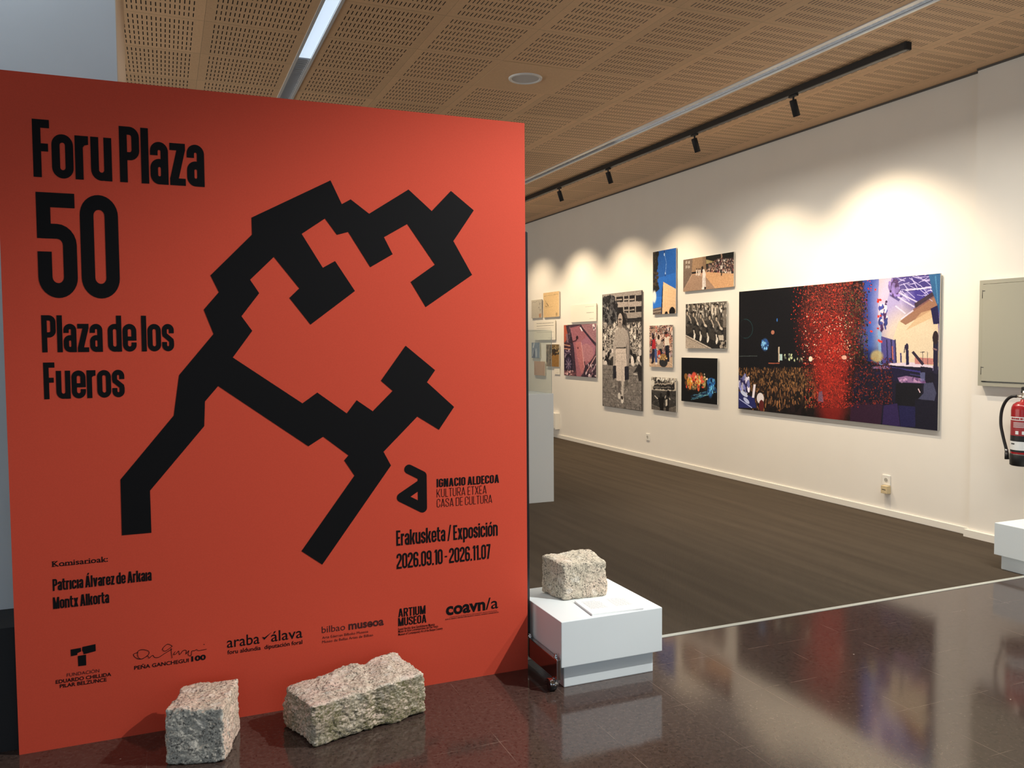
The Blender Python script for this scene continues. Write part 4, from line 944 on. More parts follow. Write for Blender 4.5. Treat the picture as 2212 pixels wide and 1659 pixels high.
    p.poly([(1470, 1110), (1700, 1120), (1690, 1340), (1460, 1300)], (10, 9, 20)); p.ell((1775, 1070), 30, 40, (20, 16, 34)); p.poly([(1720, 1110), (1800, 1105), (1830, 1200), (1800, 1310), (1660, 1260), (1715, 1200)], (66, 68, 96))
    p.poly([(1640, 1250), (1838, 1270), (1838, 1537), (1620, 1500)], (16, 14, 34)); p.line([(1668, 1160), (1685, 1195)], 9, (220, 190, 200))
    p.poly([(1360, 1310), (1480, 1290), (1505, 1500), (1345, 1475)], (44, 30, 78)); p.poly([(1490, 1310), (1640, 1320), (1640, 1500), (1510, 1500)], (28, 26, 74), .9)
    p.poly([(1050, 1270), (1350, 1290), (1330, 1480), (1050, 1450)], (52, 22, 46), .8)
    # crowd and lights on the left
    p.poly([(60, 1000), (420, 970), (800, 960), (900, 1180), (800, 1420), (60, 1340)], (26, 18, 16))
    def cr(): 
        x = r.uniform(60, 790); return (x, r.uniform(975, 1180))
    p.specks(cr, 1100, (2.5, 5.5), (6, 14), [(112, 78, 46), (80, 54, 34), (44, 30, 24), (140, 100, 62), (20, 14, 14)], rot=.35)
    p.specks(p.inq(180, 800, 1150, 1370), 420, (4, 9), (8, 22), [(110, 74, 46), (60, 40, 30), (16, 12, 14), (24, 16, 18), (140, 96, 60)], rot=.3)
    p.specks(p.inq(300, 1060, 1330, 1440), 120, (14, 28), (16, 36), [(16, 10, 12), (26, 16, 18), (10, 8, 10)])
    p.specks(p.inq(60, 150, 1050, 1180), 50, (8, 18), (14, 36), [(214, 210, 236), (120, 124, 190), (40, 36, 80)]); p.poly([(60, 1180), (200, 1240), (220, 1330), (60, 1330)], (36, 40, 100)); p.line([(190, 1240), (205, 1120)], 20, (230, 224, 236)); p.ell((255, 1245), 40, 42, (222, 216, 220)); p.ell((110, 1205), 46, 16, (200, 210, 240), rot=.4); p.ell((130, 1265), 40, 16, (190, 200, 240), rot=.5); p.line([(65, 1250), (180, 1330)], 8, (170, 180, 230)); p.ell((265, 1310), 28, 44, (90, 30, 30))
    for i in range(40):
        a = i/40*2*math.pi; p.ell((125+65*math.cos(a), 622+85*math.sin(a)), 3.5, 3.5, (44, 96, 104) if math.cos(a) > -.2 else (28, 50, 50), .8)
    p.ell((300, 765), 36, 42, (46, 84, 140), .9, .3); p.specks(p.inq(265, 335, 725, 805), 26, (4, 9), (6, 14), [(120, 180, 230), (30, 70, 140)]); p.ell((410, 545), 7, 13, (50, 100, 170)); p.line([(424, 785), (424, 920)], 11, (196, 180, 160)); p.poly([(430, 850), (455, 850), (455, 905), (430, 905)], (170, 200, 200)); p.line([(330, 932), (430, 932)], 9, (150, 80, 60)); p.ell((370, 655), 18, 16, (170, 110, 90)); p.line([(70, 868), (230, 866)], 5, (70, 80, 80)); p.specks(p.inq(470, 640, 850, 910), 20, (3, 8), (6, 12), [(190, 200, 160), (90, 100, 90)])
    # confetti
    p.ell((880, 620), 190, 260, (96, 24, 20), .7, .9); p.ell((900, 1010), 110, 330, (140, 30, 24), .8, .8); p.ell((860, 560), 150, 150, (120, 34, 26), .5, 1)
    def cf():
        y = r.uniform(190, 1330); t = (y-190)/1140; cx = 900-40*math.sin(t*3); sd = 190-100*t if t < .9 else 120; 
        g = r.normal()
        while abs(g) > 2.1: g = r.normal()
        return (cx+g*sd, y)
    p.specks(cf, 5200, (2.2, 5), (2.2, 5.5), [(170, 44, 32), (130, 32, 25), (74, 22, 20), (196, 62, 44), (22, 9, 11), (36, 14, 15)], rot=1.5)
    p.specks(p.inq(640, 1190, 215, 480), 1700, (2.2, 5), (2.2, 5), [(104, 44, 36), (50, 24, 22), (14, 9, 12), (134, 66, 50), (20, 12, 14)], rot=1.5)
    p.specks(p.inq(1010, 1220, 280, 900), 700, (2.5, 6), (2.5, 7), [(18, 12, 16), (74, 70, 44), (110, 40, 34), (30, 20, 24)], rot=1.5)
    p.specks(p.inq(1040, 1440, 880, 1300), 1200, (2.5, 6.5), (2, 5), [(14, 8, 12), (120, 40, 30), (70, 24, 22), (18, 10, 16)], rot=1.5)
    p.specks(p.inq(640, 1080, 480, 960), 150, (2.2, 4.5), (2.2, 4.5), [(238, 210, 184), (236, 160, 130)], rot=1.5); p.ell((708, 893), 18, 18, (236, 224, 200)); p.ell((1008, 880), 22, 14, (226, 200, 180))
    p.ell((880, 880), 100, 120, (190, 44, 32), .3, .9); p.ell((900, 1180), 70, 80, (190, 52, 36), .35, .9); p.poly([(780, 1190), (810, 1180), (820, 1280), (770, 1270)], (110, 110, 150), .6)
    p.specks(p.inq(1220, 1360, 240, 760), 14, (6, 12), (5, 9), [(206, 50, 40)], rot=1.5); p.ell((1300, 870), 40, 30, (190, 170, 110), .8, .5)
    p.noise(4); return p
def woman():
    p = Pic(112, 168, [(590, 540), (887, 510), (592, 1370), (882, 1412)], (118, 114, 112), 5); r = p.r
    p.poly([(590, 540), (887, 510), (887, 770), (590, 780)], (150, 143, 138))
    for (ya, yb) in ((562, 600), (642, 682)):
        p.poly([(655, ya), (885, ya-16), (885, yb-6), (655, yb)], (34, 32, 34))
        for x in (690, 750, 790, 838): p.line([(x, ya-12), (x, yb)], 7, (176, 168, 160))
        for x in (720, 770, 812): p.line([(x-22, ya+20), (x+18, ya+17)], 10, (160, 152, 146))
    p.poly([(655, 690), (885, 680), (885, 712), (655, 722)], (150, 142, 136)); p.poly([(650, 606), (885, 598), (885, 632), (650, 640)], (166, 156, 150)); p.poly([(700, 725), (885, 716), (885, 760), (700, 760)], (40, 38, 40))
    for _ in range(260):
        a = r.uniform(0, 6.28); q = math.sqrt(r.uniform()); p.ell((635+70*q*math.cos(a), 665+115*q*math.sin(a)), r.uniform(5, 11), r.uniform(5, 11), [(44, 44, 48), (70, 70, 74), (30, 30, 34), (96, 96, 98)][r.randint(4)])
    p.poly([(590, 770), (887, 745), (887, 1085), (590, 1060)], (88, 84, 82))
    p.crowd(592, 885, 752, 1040, 430, 8.5, [(196, 188, 180), (226, 220, 212), (150, 144, 138), (40, 38, 40), (212, 204, 196)])
    p.specks(p.inq(592, 885, 960, 1075), 60, (8, 16), (8, 18), [(30, 28, 30), (200, 192, 186), (60, 58, 58)])
    p.poly([(590, 1065), (700, 1075), (887, 1090), (887, 1412), (590, 1370)], (128, 122, 118))
    for i in range(9):
        y = 1100+i*34; p.line([(592, y), (885, y+18+i*2)], 3.2, (84, 80, 78), .8)
        for _ in range(8): x = r.uniform(592, 880); p.line([(x, y), (x+r.uniform(-8, 20), y+32)], 3, (70, 66, 66), .8)
    p.specks(p.inq(592, 885, 1090, 1390), 260, (4, 14), (1.5, 4), [(104, 100, 96), (150, 144, 138), (92, 88, 86)], .7)
    p.poly([(820, 1130), (862, 1060), (880, 1080), (880, 1190), (860, 1190), (850, 1120)], (40, 38, 40)); p.line([(820, 1135), (850, 1140)], 12, (190, 184, 178))
    # figure behind, then the walking woman
    p.ell((758, 740), 20, 30, (60, 56, 56)); p.poly([(750, 770), (790, 800), (800, 900), (785, 1180), (760, 1240), (755, 900)], (96, 92, 90))
    p.line([(697, 810), (683, 900), (680, 1075)], 17, (168, 160, 154)); p.line([(768, 810), (782, 880), (778, 1080)], 17, (150, 142, 138))
    p.poly([(708, 792), (756, 792), (782, 850), (765, 948), (694, 948), (690, 850)], (166, 158, 152)); p.line([(694, 942), (766, 942)], 9, (34, 32, 34))
    p.poly([(692, 948), (766, 948), (772, 1080), (757, 1190), (696, 1186), (688, 1080)], (204, 192, 184)); p.line([(700, 980), (760, 984)], 4, (172, 162, 156)); p.line([(698, 1040), (764, 1046)], 4, (176, 166, 160)); p.line([(735, 1000), (738, 1185)], 5, (184, 174, 168))
    p.ell((727, 716), 27, 34, (26, 24, 26)); p.ell((724, 735), 18, 26, (172, 160, 152)); p.ell((722, 730), 13, 4, (66, 60, 58)); p.ell((722, 752), 7, 3, (90, 80, 78)); p.line([(724, 755), (726, 795)], 22, (140, 130, 124)); p.poly([(752, 705), (770, 740), (764, 775), (745, 760)], (26, 24, 26))
    p.poly([(670, 1075), (693, 1072), (696, 1165), (670, 1172)], (36, 36, 46)); p.poly([(756, 1080), (786, 1078), (788, 1176), (757, 1182)], (34, 34, 46))
    p.line([(716, 1188), (717, 1290)], 17, (96, 90, 88)); p.line([(742, 1188), (738, 1310)], 17, (196, 188, 180)); p.ell((738, 1324), 11, 15, (224, 218, 210)); p.ell((716, 1297), 11, 13, (214, 208, 200)); p.ell((737, 1310), 9, 7, (60, 50, 48))
    for q in ([(590, 540), (887, 510)], [(592, 1370), (882, 1412)], [(591, 540), (593, 1370)], [(885, 512), (881, 1412)]): p.line(q, 5, (40, 38, 38))
    p.noise(9); return p
def aerial():
    p = Pic(112, 110, [(303, 767), (545, 757), (305, 1140), (543, 1163)], (70, 52, 66), 7); r = p.r
    p.poly([(303, 767), (330, 767), (340, 850), (310, 900), (303, 890)], (176, 84, 62)); p.poly([(318, 770), (355, 775), (372, 870), (388, 1000), (415, 1155), (372, 1155), (352, 980), (335, 860)], (60, 44, 60)); p.specks(p.inq(335, 372, 780, 960), 40, (3, 8), (4, 9), [(84, 66, 80), (44, 34, 50), (104, 78, 92)])
    p.poly([(350, 790), (425, 772), (480, 840), (540, 930), (536, 985), (505, 1040), (462, 1080), (455, 1120), (432, 1140), (430, 1155), (398, 1155), (378, 930)], (158, 100, 112)); p.poly([(430, 890), (480, 850), (538, 940), (530, 990), (485, 1030), (450, 1040)], (164, 112, 134), .8); p.ell((470, 975), 52, 40, (182, 128, 134), .7)
    p.poly([(388, 900), (430, 890), (455, 1100), (432, 1130), (400, 1000)], (186, 116, 118), .8); p.line([(360, 895), (395, 885), (402, 862)], 9, (70, 36, 44)); p.ell((402, 863), 9, 9, (44, 26, 34)); p.line([(432, 900), (456, 1085)], 4, (220, 170, 170)); p.line([(455, 1040), (465, 1090)], 6, (40, 28, 40)); p.ell((408, 940), 6, 5, (110, 56, 70))
    p.poly([(432, 765), (545, 757), (543, 905), (500, 860), (455, 810)], (160, 118, 126))
    for i in range(9): p.line([(440+i*11, 772+i*11), (545, 760+i*11)], 4, (120, 84, 96), .8)
    p.line([(425, 775), (500, 870), (541, 920)], 14, (52, 38, 56)); p.poly([(515, 765), (530, 762), (540, 800), (525, 812)], (236, 220, 222)); p.poly([(522, 780), (534, 785), (532, 806), (524, 800)], (60, 36, 60)); p.line([(425, 785), (440, 815)], 9, (240, 226, 230))
    for i in range(6): p.line([(305, 900+i*14), (352, 912+i*12)], 6, (214, 150, 120) if i % 2 else (64, 30, 40))
    p.poly([(318, 830), (332, 840), (338, 900), (325, 895)], (130, 100, 110)); p.specks(p.inq(305, 350, 960, 1030), 40, (4, 9), (4, 10), [(170, 150, 170), (52, 40, 62), (110, 90, 110)])
    p.ell((338, 1058), 32, 48, (36, 28, 46)); p.ell((338, 1058), 22, 34, (60, 50, 76))
    for a in range(8): p.line([(338, 1058), (338+26*math.cos(a*.785), 1058+40*math.sin(a*.785))], 3, (150, 130, 150))
    p.poly([(460, 1075), (500, 1040), (543, 985), (543, 1163), (440, 1158)], (58, 44, 58)); p.line([(470, 1120), (540, 1000)], 7, (196, 150, 150)); p.line([(500, 1160), (540, 1060)], 6, (190, 160, 170)); p.poly([(490, 1100), (520, 1085), (530, 1130), (505, 1145)], (112, 84, 100)); p.specks(p.inq(465, 540, 1060, 1155), 34, (2, 7), (3, 8), [(214, 190, 196), (40, 30, 44), (130, 96, 110)])
    p.poly([(303, 1105), (390, 1110), (400, 1158), (303, 1142)], (120, 76, 82), .8); p.specks(p.inq(305, 390, 1100, 1150), 24, (4, 9), (2, 5), [(190, 150, 150), (60, 44, 56)])
    p.noise(8); return p
def sky():
    p = Pic(72, 108, [(172, 203), (583, 128), (160, 1325), (572, 1300)], (34, 88, 166), 9); r = p.r
    p.poly([(160, 700), (583, 560), (572, 1325), (160, 1325)], (38, 104, 196), .7); p.poly([(160, 1000), (340, 1000), (330, 1250), (160, 1250)], (44, 118, 214), .7)
    p.line([(375, 170), (372, 250)], 12, (20, 40, 90)); p.line([(378, 250), (408, 380), (398, 520), (388, 580)], 5, (120, 160, 214)); p.ell((374, 246), 9, 14, (170, 196, 226)); p.ell((390, 590), 10, 16, (150, 180, 220)); p.ell((388, 615), 9, 12, (24, 50, 120))
    P = [(172, 203), (280, 195), (278, 250), (250, 330), (268, 420), (240, 520), (215, 580), (205, 700), (262, 780), (285, 860), (225, 915), (175, 920), (165, 1030)]
    p.poly(P, (30, 32, 34)); p.specks(p.inq(172, 262, 210, 900), 90, (8, 18), (8, 20), [(44, 42, 36), (24, 26, 30), (62, 52, 40)]); p.ell((190, 1000), 28, 46, (220, 224, 226), 1, .6)
    p.poly([(352, 735), (575, 862), (568, 1305), (312, 1312)], (222, 188, 150)); p.poly([(352, 735), (330, 880), (305, 1312), (325, 1312)], (22, 26, 48))
    for i in range(1, 8): p.line([(345-i*3, 745+i*75), (573, 862+i*58)], 4, (196, 160, 124), .7)
    for i in range(1, 5): p.line([(352+i*44, 760+i*25), (330+i*48, 1308)], 3, (200, 166, 128), .6)
    p.ell((505, 1270), 52, 46, (14, 10, 14)); p.ell((400, 1300), 26, 20, (20, 14, 16)); p.poly([(160, 1215), (310, 1180), (305, 1318), (160, 1325)], (112, 100, 92))
    for i in range(4): p.line([(160, 1228+i*26), (310, 1200+i*28)], 8, (170, 156, 142) if i % 2 == 0 else (44, 40, 40))
    p.noise(4); return p
def pelota():
    p = Pic(132, 54, [(713, 345), (1618, 198), (708, 910), (1610, 825)], (190, 150, 118), 11); r = p.r
    p.poly([(713, 345), (900, 315), (870, 600), (720, 860), (708, 910)], (112, 96, 86)); p.poly([(880, 318), (1120, 280), (1115, 560), (860, 590)], (150, 122, 96)); p.poly([(1060, 290), (1120, 282), (1115, 540), (1060, 540)], (124, 100, 80), .7)
    for x in (755, 800): 
        for y in (370, 450): p.poly([(x, y), (x+30, y-6), (x+30, y+40), (x, y+48)], (170, 160, 150))
    p.poly([(1115, 282), (1618, 198), (1612, 600), (1115, 560)], (44, 38, 36)); p.poly([(1120, 282), (1618, 200), (1618, 300), (1120, 400)], (22, 24, 22)); p.poly([(1120, 340), (1280, 380), (1120, 420)], (190, 170, 120), .8); p.line([(1395, 235), (1395, 320)], 24, (170, 140, 120))
    P = [(206, 180, 160), (150, 80, 80), (220, 214, 206), (60, 50, 60), (120, 90, 84), (186, 150, 130)]
    for y in sorted(r.uniform(330, 570, 190)):
        x = r.uniform(1130+max(0, 460-y)*1.5, 1610); p.ell((x, y), 14, 18, P[r.randint(6)]); p.ell((x, y-18), 8, 9, (40, 30, 30))
    p.poly([(860, 560), (1000, 545), (1000, 600), (870, 605)], (24, 22, 24)); p.poly([(870, 600), (1115, 560), (1612, 590), (1610, 825), (1270, 850), (1100, 640)], (204, 160, 120)); p.poly([(870, 600), (1100, 590), (1120, 660), (1280, 855), (708, 910), (720, 860)], (160, 132, 112))
    for x in (950, 985, 1010): p.line([(x, 520), (x-6, 625)], 18, (216, 206, 196)); p.ell((x, 508), 9, 10, (60, 44, 40))
    p.line([(1395, 470), (1392, 630)], 20, (30, 24, 26)); p.ell((1392, 470), 18, 28, (214, 204, 196)); p.ell((1390, 435), 9, 11, (90, 70, 60))
    p.line([(1068, 640), (1062, 850)], 34, (222, 212, 206)); p.line([(1090, 640), (1098, 840)], 30, (206, 196, 192)); p.poly([(1050, 520), (1085, 510), (1112, 590), (1105, 660), (1050, 660), (1056, 590)], (226, 216, 210)); p.ell((1050, 490), 18, 22, (28, 22, 22)); p.line([(1060, 540), (1040, 600), (1025, 640)], 14, (200, 160, 140)); p.ell((1060, 848), 22, 14, (236, 230, 226)); p.ell((1098, 842), 18, 14, (40, 30, 34)); p.ell((1040, 545), 16, 24, (50, 40, 44))
    p.line([(870, 600), (720, 860)], 5, (206, 180, 156)); p.noise(6); return p
def seated():
    p = Pic(106, 70, [(755, 1138), (1490, 1082), (755, 1930), (1490, 1940)], (58, 54, 50), 13); r = p.r
    p.poly([(755, 1138), (1490, 1082), (1490, 1420), (755, 1440)], (96, 90, 84))
    P = [(200, 192, 180), (40, 36, 34), (150, 142, 132), (90, 84, 78), (220, 214, 204)]
    for _ in range(120): x = r.uniform(755, 1490); y = r.uniform(1100, 1330); p.line([(x, y), (x+r.uniform(-14, 14), y+r.uniform(40, 110))], r.uniform(10, 26), P[r.randint(5)])
    for x in (820, 1000, 1060, 1260, 1320, 1150, 910, 1400): p.ell((x, r.uniform(1140, 1200)), 20, 26, (40, 36, 34)); p.ell((x-3, 1185), 13, 16, (190, 176, 160))
    for x in (1230, 1290): p.line([(x, 1190), (x, 1320)], 30, (214, 204, 190))
    p.poly([(755, 1700), (860, 1640), (1490, 1880), (1490, 1940), (1180, 1935)], (34, 32, 32)); p.poly([(755, 1690), (1230, 1935), (755, 1930)], (176, 162, 148)); p.line([(755, 1690), (1220, 1935)], 12, (206, 196, 184)); p.line([(755, 1715), (1170, 1935)], 7, (70, 64, 60)); p.specks(p.inq(760, 950, 1780, 1920), 40, (4, 12), (2, 4), [(196, 184, 170), (150, 138, 126)])
    for i, x in enumerate((790, 900, 1030, 1190, 1310)):
        y = 1400+i*26
        p.ell((x, y), 48, 86, (62, 60, 58) if i % 2 else (84, 80, 76)); p.ell((x-6, y-110), 27, 34, (36, 32, 30)); p.ell((x-4, y-92), 18, 22, (176, 162, 146)); p.line([(x+20, y-60), (x+74, y+60), (x+90, y+120)], 20, (186, 172, 156)); p.line([(x, y+60), (x+110, y+100)], 64, (36, 36, 36)); p.line([(x+110, y+90), (x+118, y+250)], 46, (30, 30, 32)); p.line([(x+112, y+200), (x+128, y+300)], 20, (206, 196, 184)); p.ell((x+126, y+318), 18, 36, (226, 220, 210), rot=.3); p.ell((x+80, y+70), 30, 14, (200, 190, 176), rot=.4)
    p.line([(1450, 1250), (1455, 1560)], 56, (120, 112, 104)); p.line([(1455, 1600), (1450, 1860)], 44, (60, 56, 54)); p.poly([(1340, 1700), (1430, 1690), (1440, 1780), (1360, 1790)], (196, 186, 172)); p.specks(p.inq(1380, 1485, 1800, 1930), 24, (8, 22), (8, 18), [(30, 28, 28), (90, 86, 80), (160, 150, 138)])
    p.noise(9); return p
def lifters():
    p = Pic(74, 74, [(97, 100), (475, 92), (92, 770), (465, 783)], (120, 96, 92), 15); r = p.r
    p.crowd(98, 472, 95, 560, 330, 15, [(226, 186, 164), (236, 226, 222), (190, 110, 100), (80, 74, 110), (214, 196, 186), (50, 40, 50)])
    p.poly([(92, 640), (470, 610), (465, 783), (92, 770)], (200, 172, 146)); p.specks(p.inq(95, 465, 660, 770), 40, (8, 24), (2, 5), [(214, 190, 164), (180, 150, 128)])
    p.line([(160, 480), (150, 700)], 40, (30, 34, 56)); p.line([(195, 480), (205, 700)], 34, (74, 96, 150)); p.poly([(135, 330), (190, 320), (200, 480), (135, 480)], (176, 40, 50)); p.ell((160, 285), 20, 28, (44, 30, 34)); p.line([(140, 350), (126, 440)], 18, (44, 40, 60))
    p.poly([(215, 370), (320, 360), (320, 480), (225, 490)], (160, 146, 136)); p.ell((248, 320), 40, 50, (222, 200, 186)); p.ell((245, 290), 20, 24, (60, 44, 40)); p.line([(275, 480), (280, 600)], 44, (26, 26, 36)); p.ell((250, 570), 26, 40, (180, 50, 40)); p.ell((256, 600), 22, 14, (150, 180, 210))
    p.line([(370, 420), (380, 690)], 42, (22, 24, 38)); p.line([(400, 420), (402, 690)], 26, (30, 32, 46)); p.poly([(340, 285), (420, 280), (428, 420), (345, 430)], (226, 214, 200)); p.ell((370, 250), 22, 28, (150, 84, 70)); p.ell((368, 222), 22, 14, (36, 26, 28)); p.line([(422, 310), (430, 400)], 22, (190, 130, 100))
    p.ell((318, 640), 60, 46, (156, 120, 74)); p.ell((320, 700), 66, 42, (44, 46, 50)); p.specks(p.inq(270, 375, 610, 665), 16, (8, 18), (5, 10), [(190, 156, 106), (90, 66, 40)]); p.ell((205, 716), 20, 10, (226, 220, 216)); p.ell((140, 705), 18, 9, (40, 34, 40))
    p.noise(7); return p
def conductor():
    p = Pic(76, 60, [(125, 935), (530, 960), (130, 1465), (525, 1515)], (90, 86, 82), 17); r = p.r
    p.poly([(125, 935), (530, 960), (530, 1180), (125, 1150)], (200, 190, 176)); p.specks(p.inq(130, 525, 950, 1030), 60, (5, 14), (8, 22), [(60, 56, 54), (228, 222, 210), (120, 114, 106)]); p.ell((240, 990), 34, 22, (232, 226, 216)); p.ell((245, 1003), 24, 13, (40, 36, 36))
    for i in range(19): x = 165+i*18; p.ell((x, 1085+r.uniform(-12, 16)), 14, 38, (34, 32, 32)); p.ell((x, 1050+r.uniform(-6, 14)), 8, 9, (190, 178, 164)); p.line([(x+8, 1080), (x+2, 1120)], 5, (206, 196, 184))
    p.ell((150, 1040), 26, 34, (226, 220, 208)); p.line([(490, 1030), (495, 1140)], 20, (30, 28, 28))
    p.poly([(130, 1165), (330, 1190), (530, 1165), (525, 1440), (330, 1480), (130, 1400)], (58, 56, 54)); p.specks(p.inq(132, 525, 1180, 1420), 80, (10, 26), (4, 10), [(66, 64, 62), (50, 48, 46), (76, 72, 70)]); p.line([(130, 1390), (260, 1440), (400, 1455), (525, 1420)], 10, (130, 122, 112)); p.poly([(130, 1420), (260, 1455), (525, 1440), (525, 1515), (130, 1465)], (96, 90, 84))
    p.poly([(240, 1280), (330, 1275), (325, 1485), (270, 1480)], (14, 13, 14)); p.line([(225, 1300), (300, 1275), (350, 1295)], 34, (14, 13, 14)); p.ell((282, 1248), 21, 26, (30, 28, 28)); p.line([(232, 1298), (180, 1245)], 16, (206, 196, 184)); p.line([(346, 1290), (360, 1245)], 12, (196, 186, 174))
    p.line([(388, 1280), (385, 1490)], 50, (30, 28, 28)); p.ell((400, 1215), 26, 34, (18, 16, 18)); p.poly([(355, 1320), (385, 1300), (385, 1400), (360, 1420)], (206, 198, 186)); p.line([(415, 1285), (432, 1310)], 18, (206, 198, 186))
    p.noise(9); return p
def night():
    p = Pic(96, 72, [(615, 622), (1202, 633), (615, 1330), (1197, 1388)], (13, 14, 16), 19); r = p.r
    p.specks(p.inq(690, 1010, 910, 1120), 90, (12, 30), (14, 34), [(60, 40, 26), (110, 64, 36), (40, 34, 24), (86, 76, 50)], .9)
    for c, x, y, a, b in (((236, 90, 70), 820, 970, 40, 60), ((240, 170, 50), 750, 1010, 40, 50), ((226, 110, 60), 870, 990, 34, 44), ((236, 200, 90), 900, 1000, 26, 44), ((230, 100, 70), 945, 985, 24, 36), ((190, 170, 110), 985, 1020, 24, 50), ((210, 130, 140), 750, 925, 26, 20), ((226, 130, 60), 755, 1100, 20, 24), ((226, 100, 60), 893, 1110, 18, 34), ((150, 100, 50), 690, 930, 26, 26), ((150, 120, 80), 840, 1090, 24, 26), ((196, 140, 60), 800, 1060, 20, 22)): p.ell((x, y), a, b, c, .95, .25)
    p.specks(p.inq(700, 1010, 930, 1110), 110, (4, 9), (6, 14), [(246, 200, 110), (226, 80, 60), (30, 20, 16), (240, 230, 190), (120, 110, 70)], .9)
    for _ in range(70): x = r.uniform(760, 1100); y = 1260-(x-760)*.12+r.normal(0, 28); p.line([(x, y), (x+r.uniform(30, 90), y-r.uniform(5, 24))], r.uniform(5, 11), [(30, 84, 120), (70, 150, 186), (24, 60, 110), (140, 206, 220)][r.randint(4)], .7)
    p.poly([(760, 1330), (1197, 1190), (1197, 1388), (760, 1345)], (8, 9, 11))
    for i in range(26): a = i/26*6.28; p.ell((1098+52*math.cos(a), 1025+50*math.sin(a)), 11, 11, (40, 104, 176), .85, .5)
    p.ell((1100, 1025), 22, 36, (12, 16, 24)); p.ell((1085, 1120), 34, 70, (46, 120, 200), .85, .5); p.specks(p.inq(1050, 1150, 980, 1210), 50, (4, 10), (8, 20), [(100, 180, 230), (30, 80, 160), (14, 20, 34)]); p.line([(1140, 1080), (1175, 1130), (1180, 1190)], 8, (40, 90, 150)); p.ell((1030, 972), 12, 10, (240, 220, 200)); p.ell((884, 898), 8, 8, (220, 190, 160)); p.ell((990, 895), 8, 8, (230, 210, 190))
    p.noise(3); return p
def drawing(seed, bg, q=4):
    p = Pic(60, 48, [(0, 0), (100, 0), (0, 100), (100, 100)], bg, seed); r = p.r; d = [v*.72 for v in bg]
    if seed == 21:
        p.line([(5, 14), (95, 12)], 1.6, d, .7); p.line([(14, 30), (14, 56), (36, 54)], 2, [v*.5 for v in bg]); p.line([(14, 32), (34, 54)], 1.5, d); p.line([(20, 42), (30, 52)], 3, [v*.55 for v in bg]); p.line([(10, 62), (60, 58)], 1.5, d, .6); p.poly([(80, 84), (90, 83), (90, 95), (80, 96)], d, .6); p.line([(82, 84), (82, 96)], 1.8, [v*.6 for v in bg])
    else:
        p.line([(8, 16), (20, 10), (36, 14), (60, 8)], 2, d); p.line([(70, 10), (92, 26)], 2, d); p.specks(p.inq(70, 92, 20, 70), 10, (1, 3), (1, 4), [tuple(d)]); p.poly([(74, 78), (94, 76), (94, 96), (74, 98)], (186, 140, 110)); p.line([(80, 78), (80, 97)], 2, (150, 100, 80))
    p.noise(4); return p
def textpanel(rows, seed):
    p = Pic(96, 56, [(0, 0), (100, 0), (0, 100), (100, 100)], (236, 230, 216), seed); r = p.r
    for y, x0, x1 in rows:
        x = x0
        while x < x1:
            w_ = r.uniform(2.0, 6.0); p.line([(x, y), (min(x+w_, x1), y)], 2.0, (96, 92, 86)); x += w_+0.9
    return p
def ochre():
    p = Pic(56, 44, [(377, 275), (558, 285), (382, 585), (556, 588)], (150, 112, 62), 23); r = p.r
    p.poly([(377, 275), (558, 285), (558, 380), (377, 360)], (104, 86, 60)); p.specks(p.inq(450, 555, 300, 430), 50, (4, 14), (3, 8), [(60, 50, 40), (170, 150, 110), (44, 38, 34)])
    for i in range(5): p.line([(455, 300+i*13), (555, 290+i*14)], 4, (168, 140, 92))
    p.poly([(380, 280), (430, 285), (450, 580), (382, 585)], (126, 108, 90)); p.specks(p.inq(382, 440, 300, 570), 40, (5, 12), (5, 12), [(150, 134, 116), (100, 88, 76), (80, 70, 62)]); p.line([(455, 440), (500, 400)], 12, (50, 40, 34)); p.ell((490, 375), 28, 14, (54, 46, 40)); p.noise(6); return p
def bluep():
    p = Pic(44, 36, [(178, 255), (290, 250), (178, 475), (290, 475)], (126, 144, 166), 25); p.line([(215, 260), (200, 330)], 14, (214, 220, 226)); p.poly([(185, 470), (210, 350), (235, 400), (225, 470)], (84, 100, 128)); p.line([(205, 360), (190, 450)], 6, (206, 212, 220)); p.ell((240, 400), 10, 22, (196, 200, 210), .8, .5); p.noise(5); return p
def pink():
    p = Pic(44, 36, [(210, 510), (362, 515), (215, 710), (362, 715)], (196, 160, 138), 27); p.line([(215, 540), (240, 700)], 5, (160, 124, 106)); p.line([(350, 530), (335, 700)], 5, (170, 134, 116)); p.line([(235, 620), (335, 612)], 3, (172, 136, 118)); p.noise(5); return p

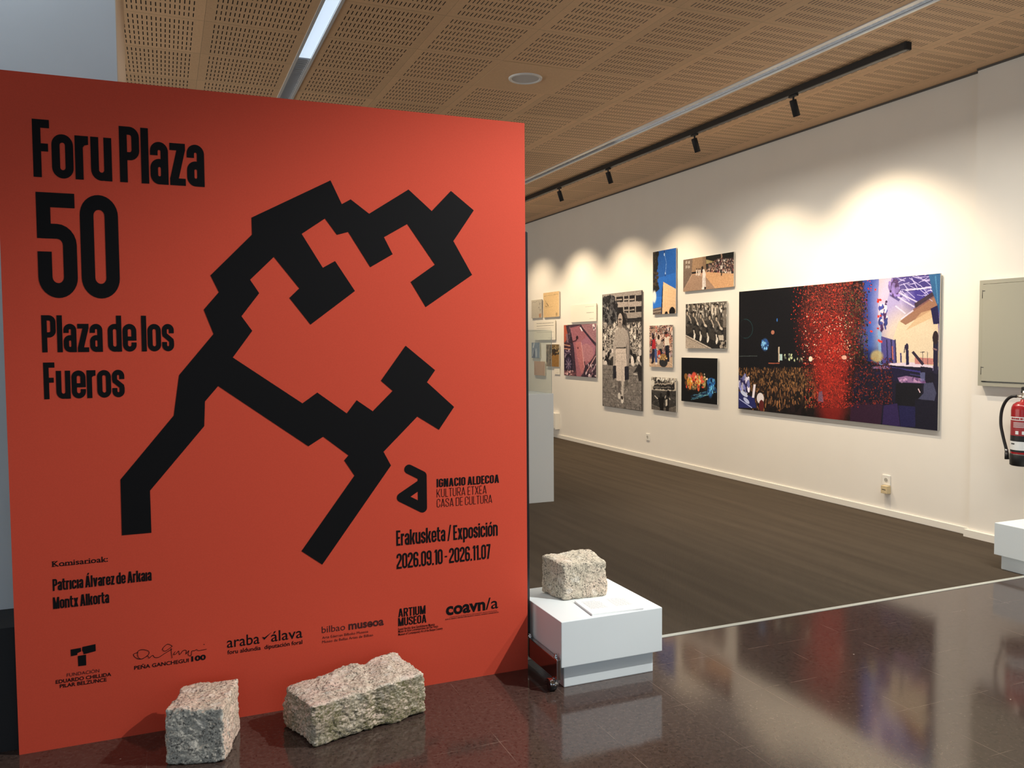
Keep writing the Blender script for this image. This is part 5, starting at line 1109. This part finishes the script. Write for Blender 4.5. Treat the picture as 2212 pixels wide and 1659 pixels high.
photo('largest colour photo on the wall, night concert crowd under a cloud of red confetti', yf(7.338), yf(4.832), zf(2.020), zf(0.770), concert(), EDGE)
photo('tall black and white photo of a woman walking with two bags', yf(10.357), yf(9.308), zf(2.155), zf(0.596), woman(), EDGED)
photo('purple tinted aerial photo of a plaza, beside the tall woman photo', yf(11.580), yf(10.542), zf(1.757), zf(0.985), aerial(), EDGE)
photo('upright photo of deep blue sky above a pale stone wall', yf(9.044), yf(8.533), zf(2.612), zf(1.833), sky(), EDGE)
photo('colour photo of players in white on a ball court with spectators', yf(8.380), yf(7.432), zf(2.454), zf(2.081), pelota(), EDGE)
photo('black and white photo of a row of seated people on a kerb', yf(8.328), yf(7.552), zf(1.931), zf(1.414), seated(), EDGE)
photo('small colour photo of three standing people and a boulder before a crowd', yf(9.123), yf(8.603), zf(1.695), zf(1.179), lifters(), EDGE)
photo('small black and white photo of two men from behind, arms raised', yf(9.075), yf(8.525), zf(1.051), zf(0.640), conductor(), EDGE)
photo('dark night photo with orange and blue glowing figures', yf(8.412), yf(7.711), zf(1.304), zf(0.787), night(), EDGE)
G2 = 'plans and texts beside the showcase'
photo('sepia plan drawing hung highest beside the orange panel', yf(12.330), yf(11.748), zf(2.288), zf(1.894), drawing(21, (216, 184, 136)), EDGEW, G2, 'drawing', 'plan_drawing')
photo('small pale grey plan drawing with a brown stamp in its corner', yf(12.807), yf(12.399), zf(2.194), zf(1.895), drawing(22, (190, 182, 166)), EDGEW, G2, 'drawing', 'plan_drawing')
photo('white text panel under the sepia plan drawing', yf(12.71), yf(11.896), zf(1.846), zf(1.533), textpanel([(14, 14, 94), (27, 14, 94), (40, 14, 80), (60, 14, 94), (90, 70, 92)], 31), EDGEW, G2, 'text panel', 'text_board')
photo('white text panel above the purple aerial photo', yf(11.353), yf(10.542), zf(2.045), zf(1.792), textpanel([(16, 60, 92), (50, 64, 90), (84, 76, 92)], 32), EDGEW, G2, 'text panel', 'text_board')
photo('small blue-grey photo seen through the glass showcase', yf(12.81), yf(12.482), zf(1.491), zf(1.236), bluep(), EDGEW, G2, 'photo', 'photo_panel')
photo('small pinkish plan sheet below the blue-grey photo', yf(12.71), yf(12.283), zf(1.183), zf(0.952), pink(), EDGEW, G2, 'drawing', 'plan_drawing')
photo('ochre photo of a plaza half behind the glass showcase edge', yf(12.231), yf(11.756), zf(1.461), zf(1.110), ochre(), EDGEW, G2, 'photo', 'photo_panel')
photo('small white caption label under the ochre photo', yf(11.96), yf(11.763), zf(1.104), zf(0.990), textpanel([(80, 30, 80)], 33), EDGEW, G2, 'label', 'caption_label', 0.012)
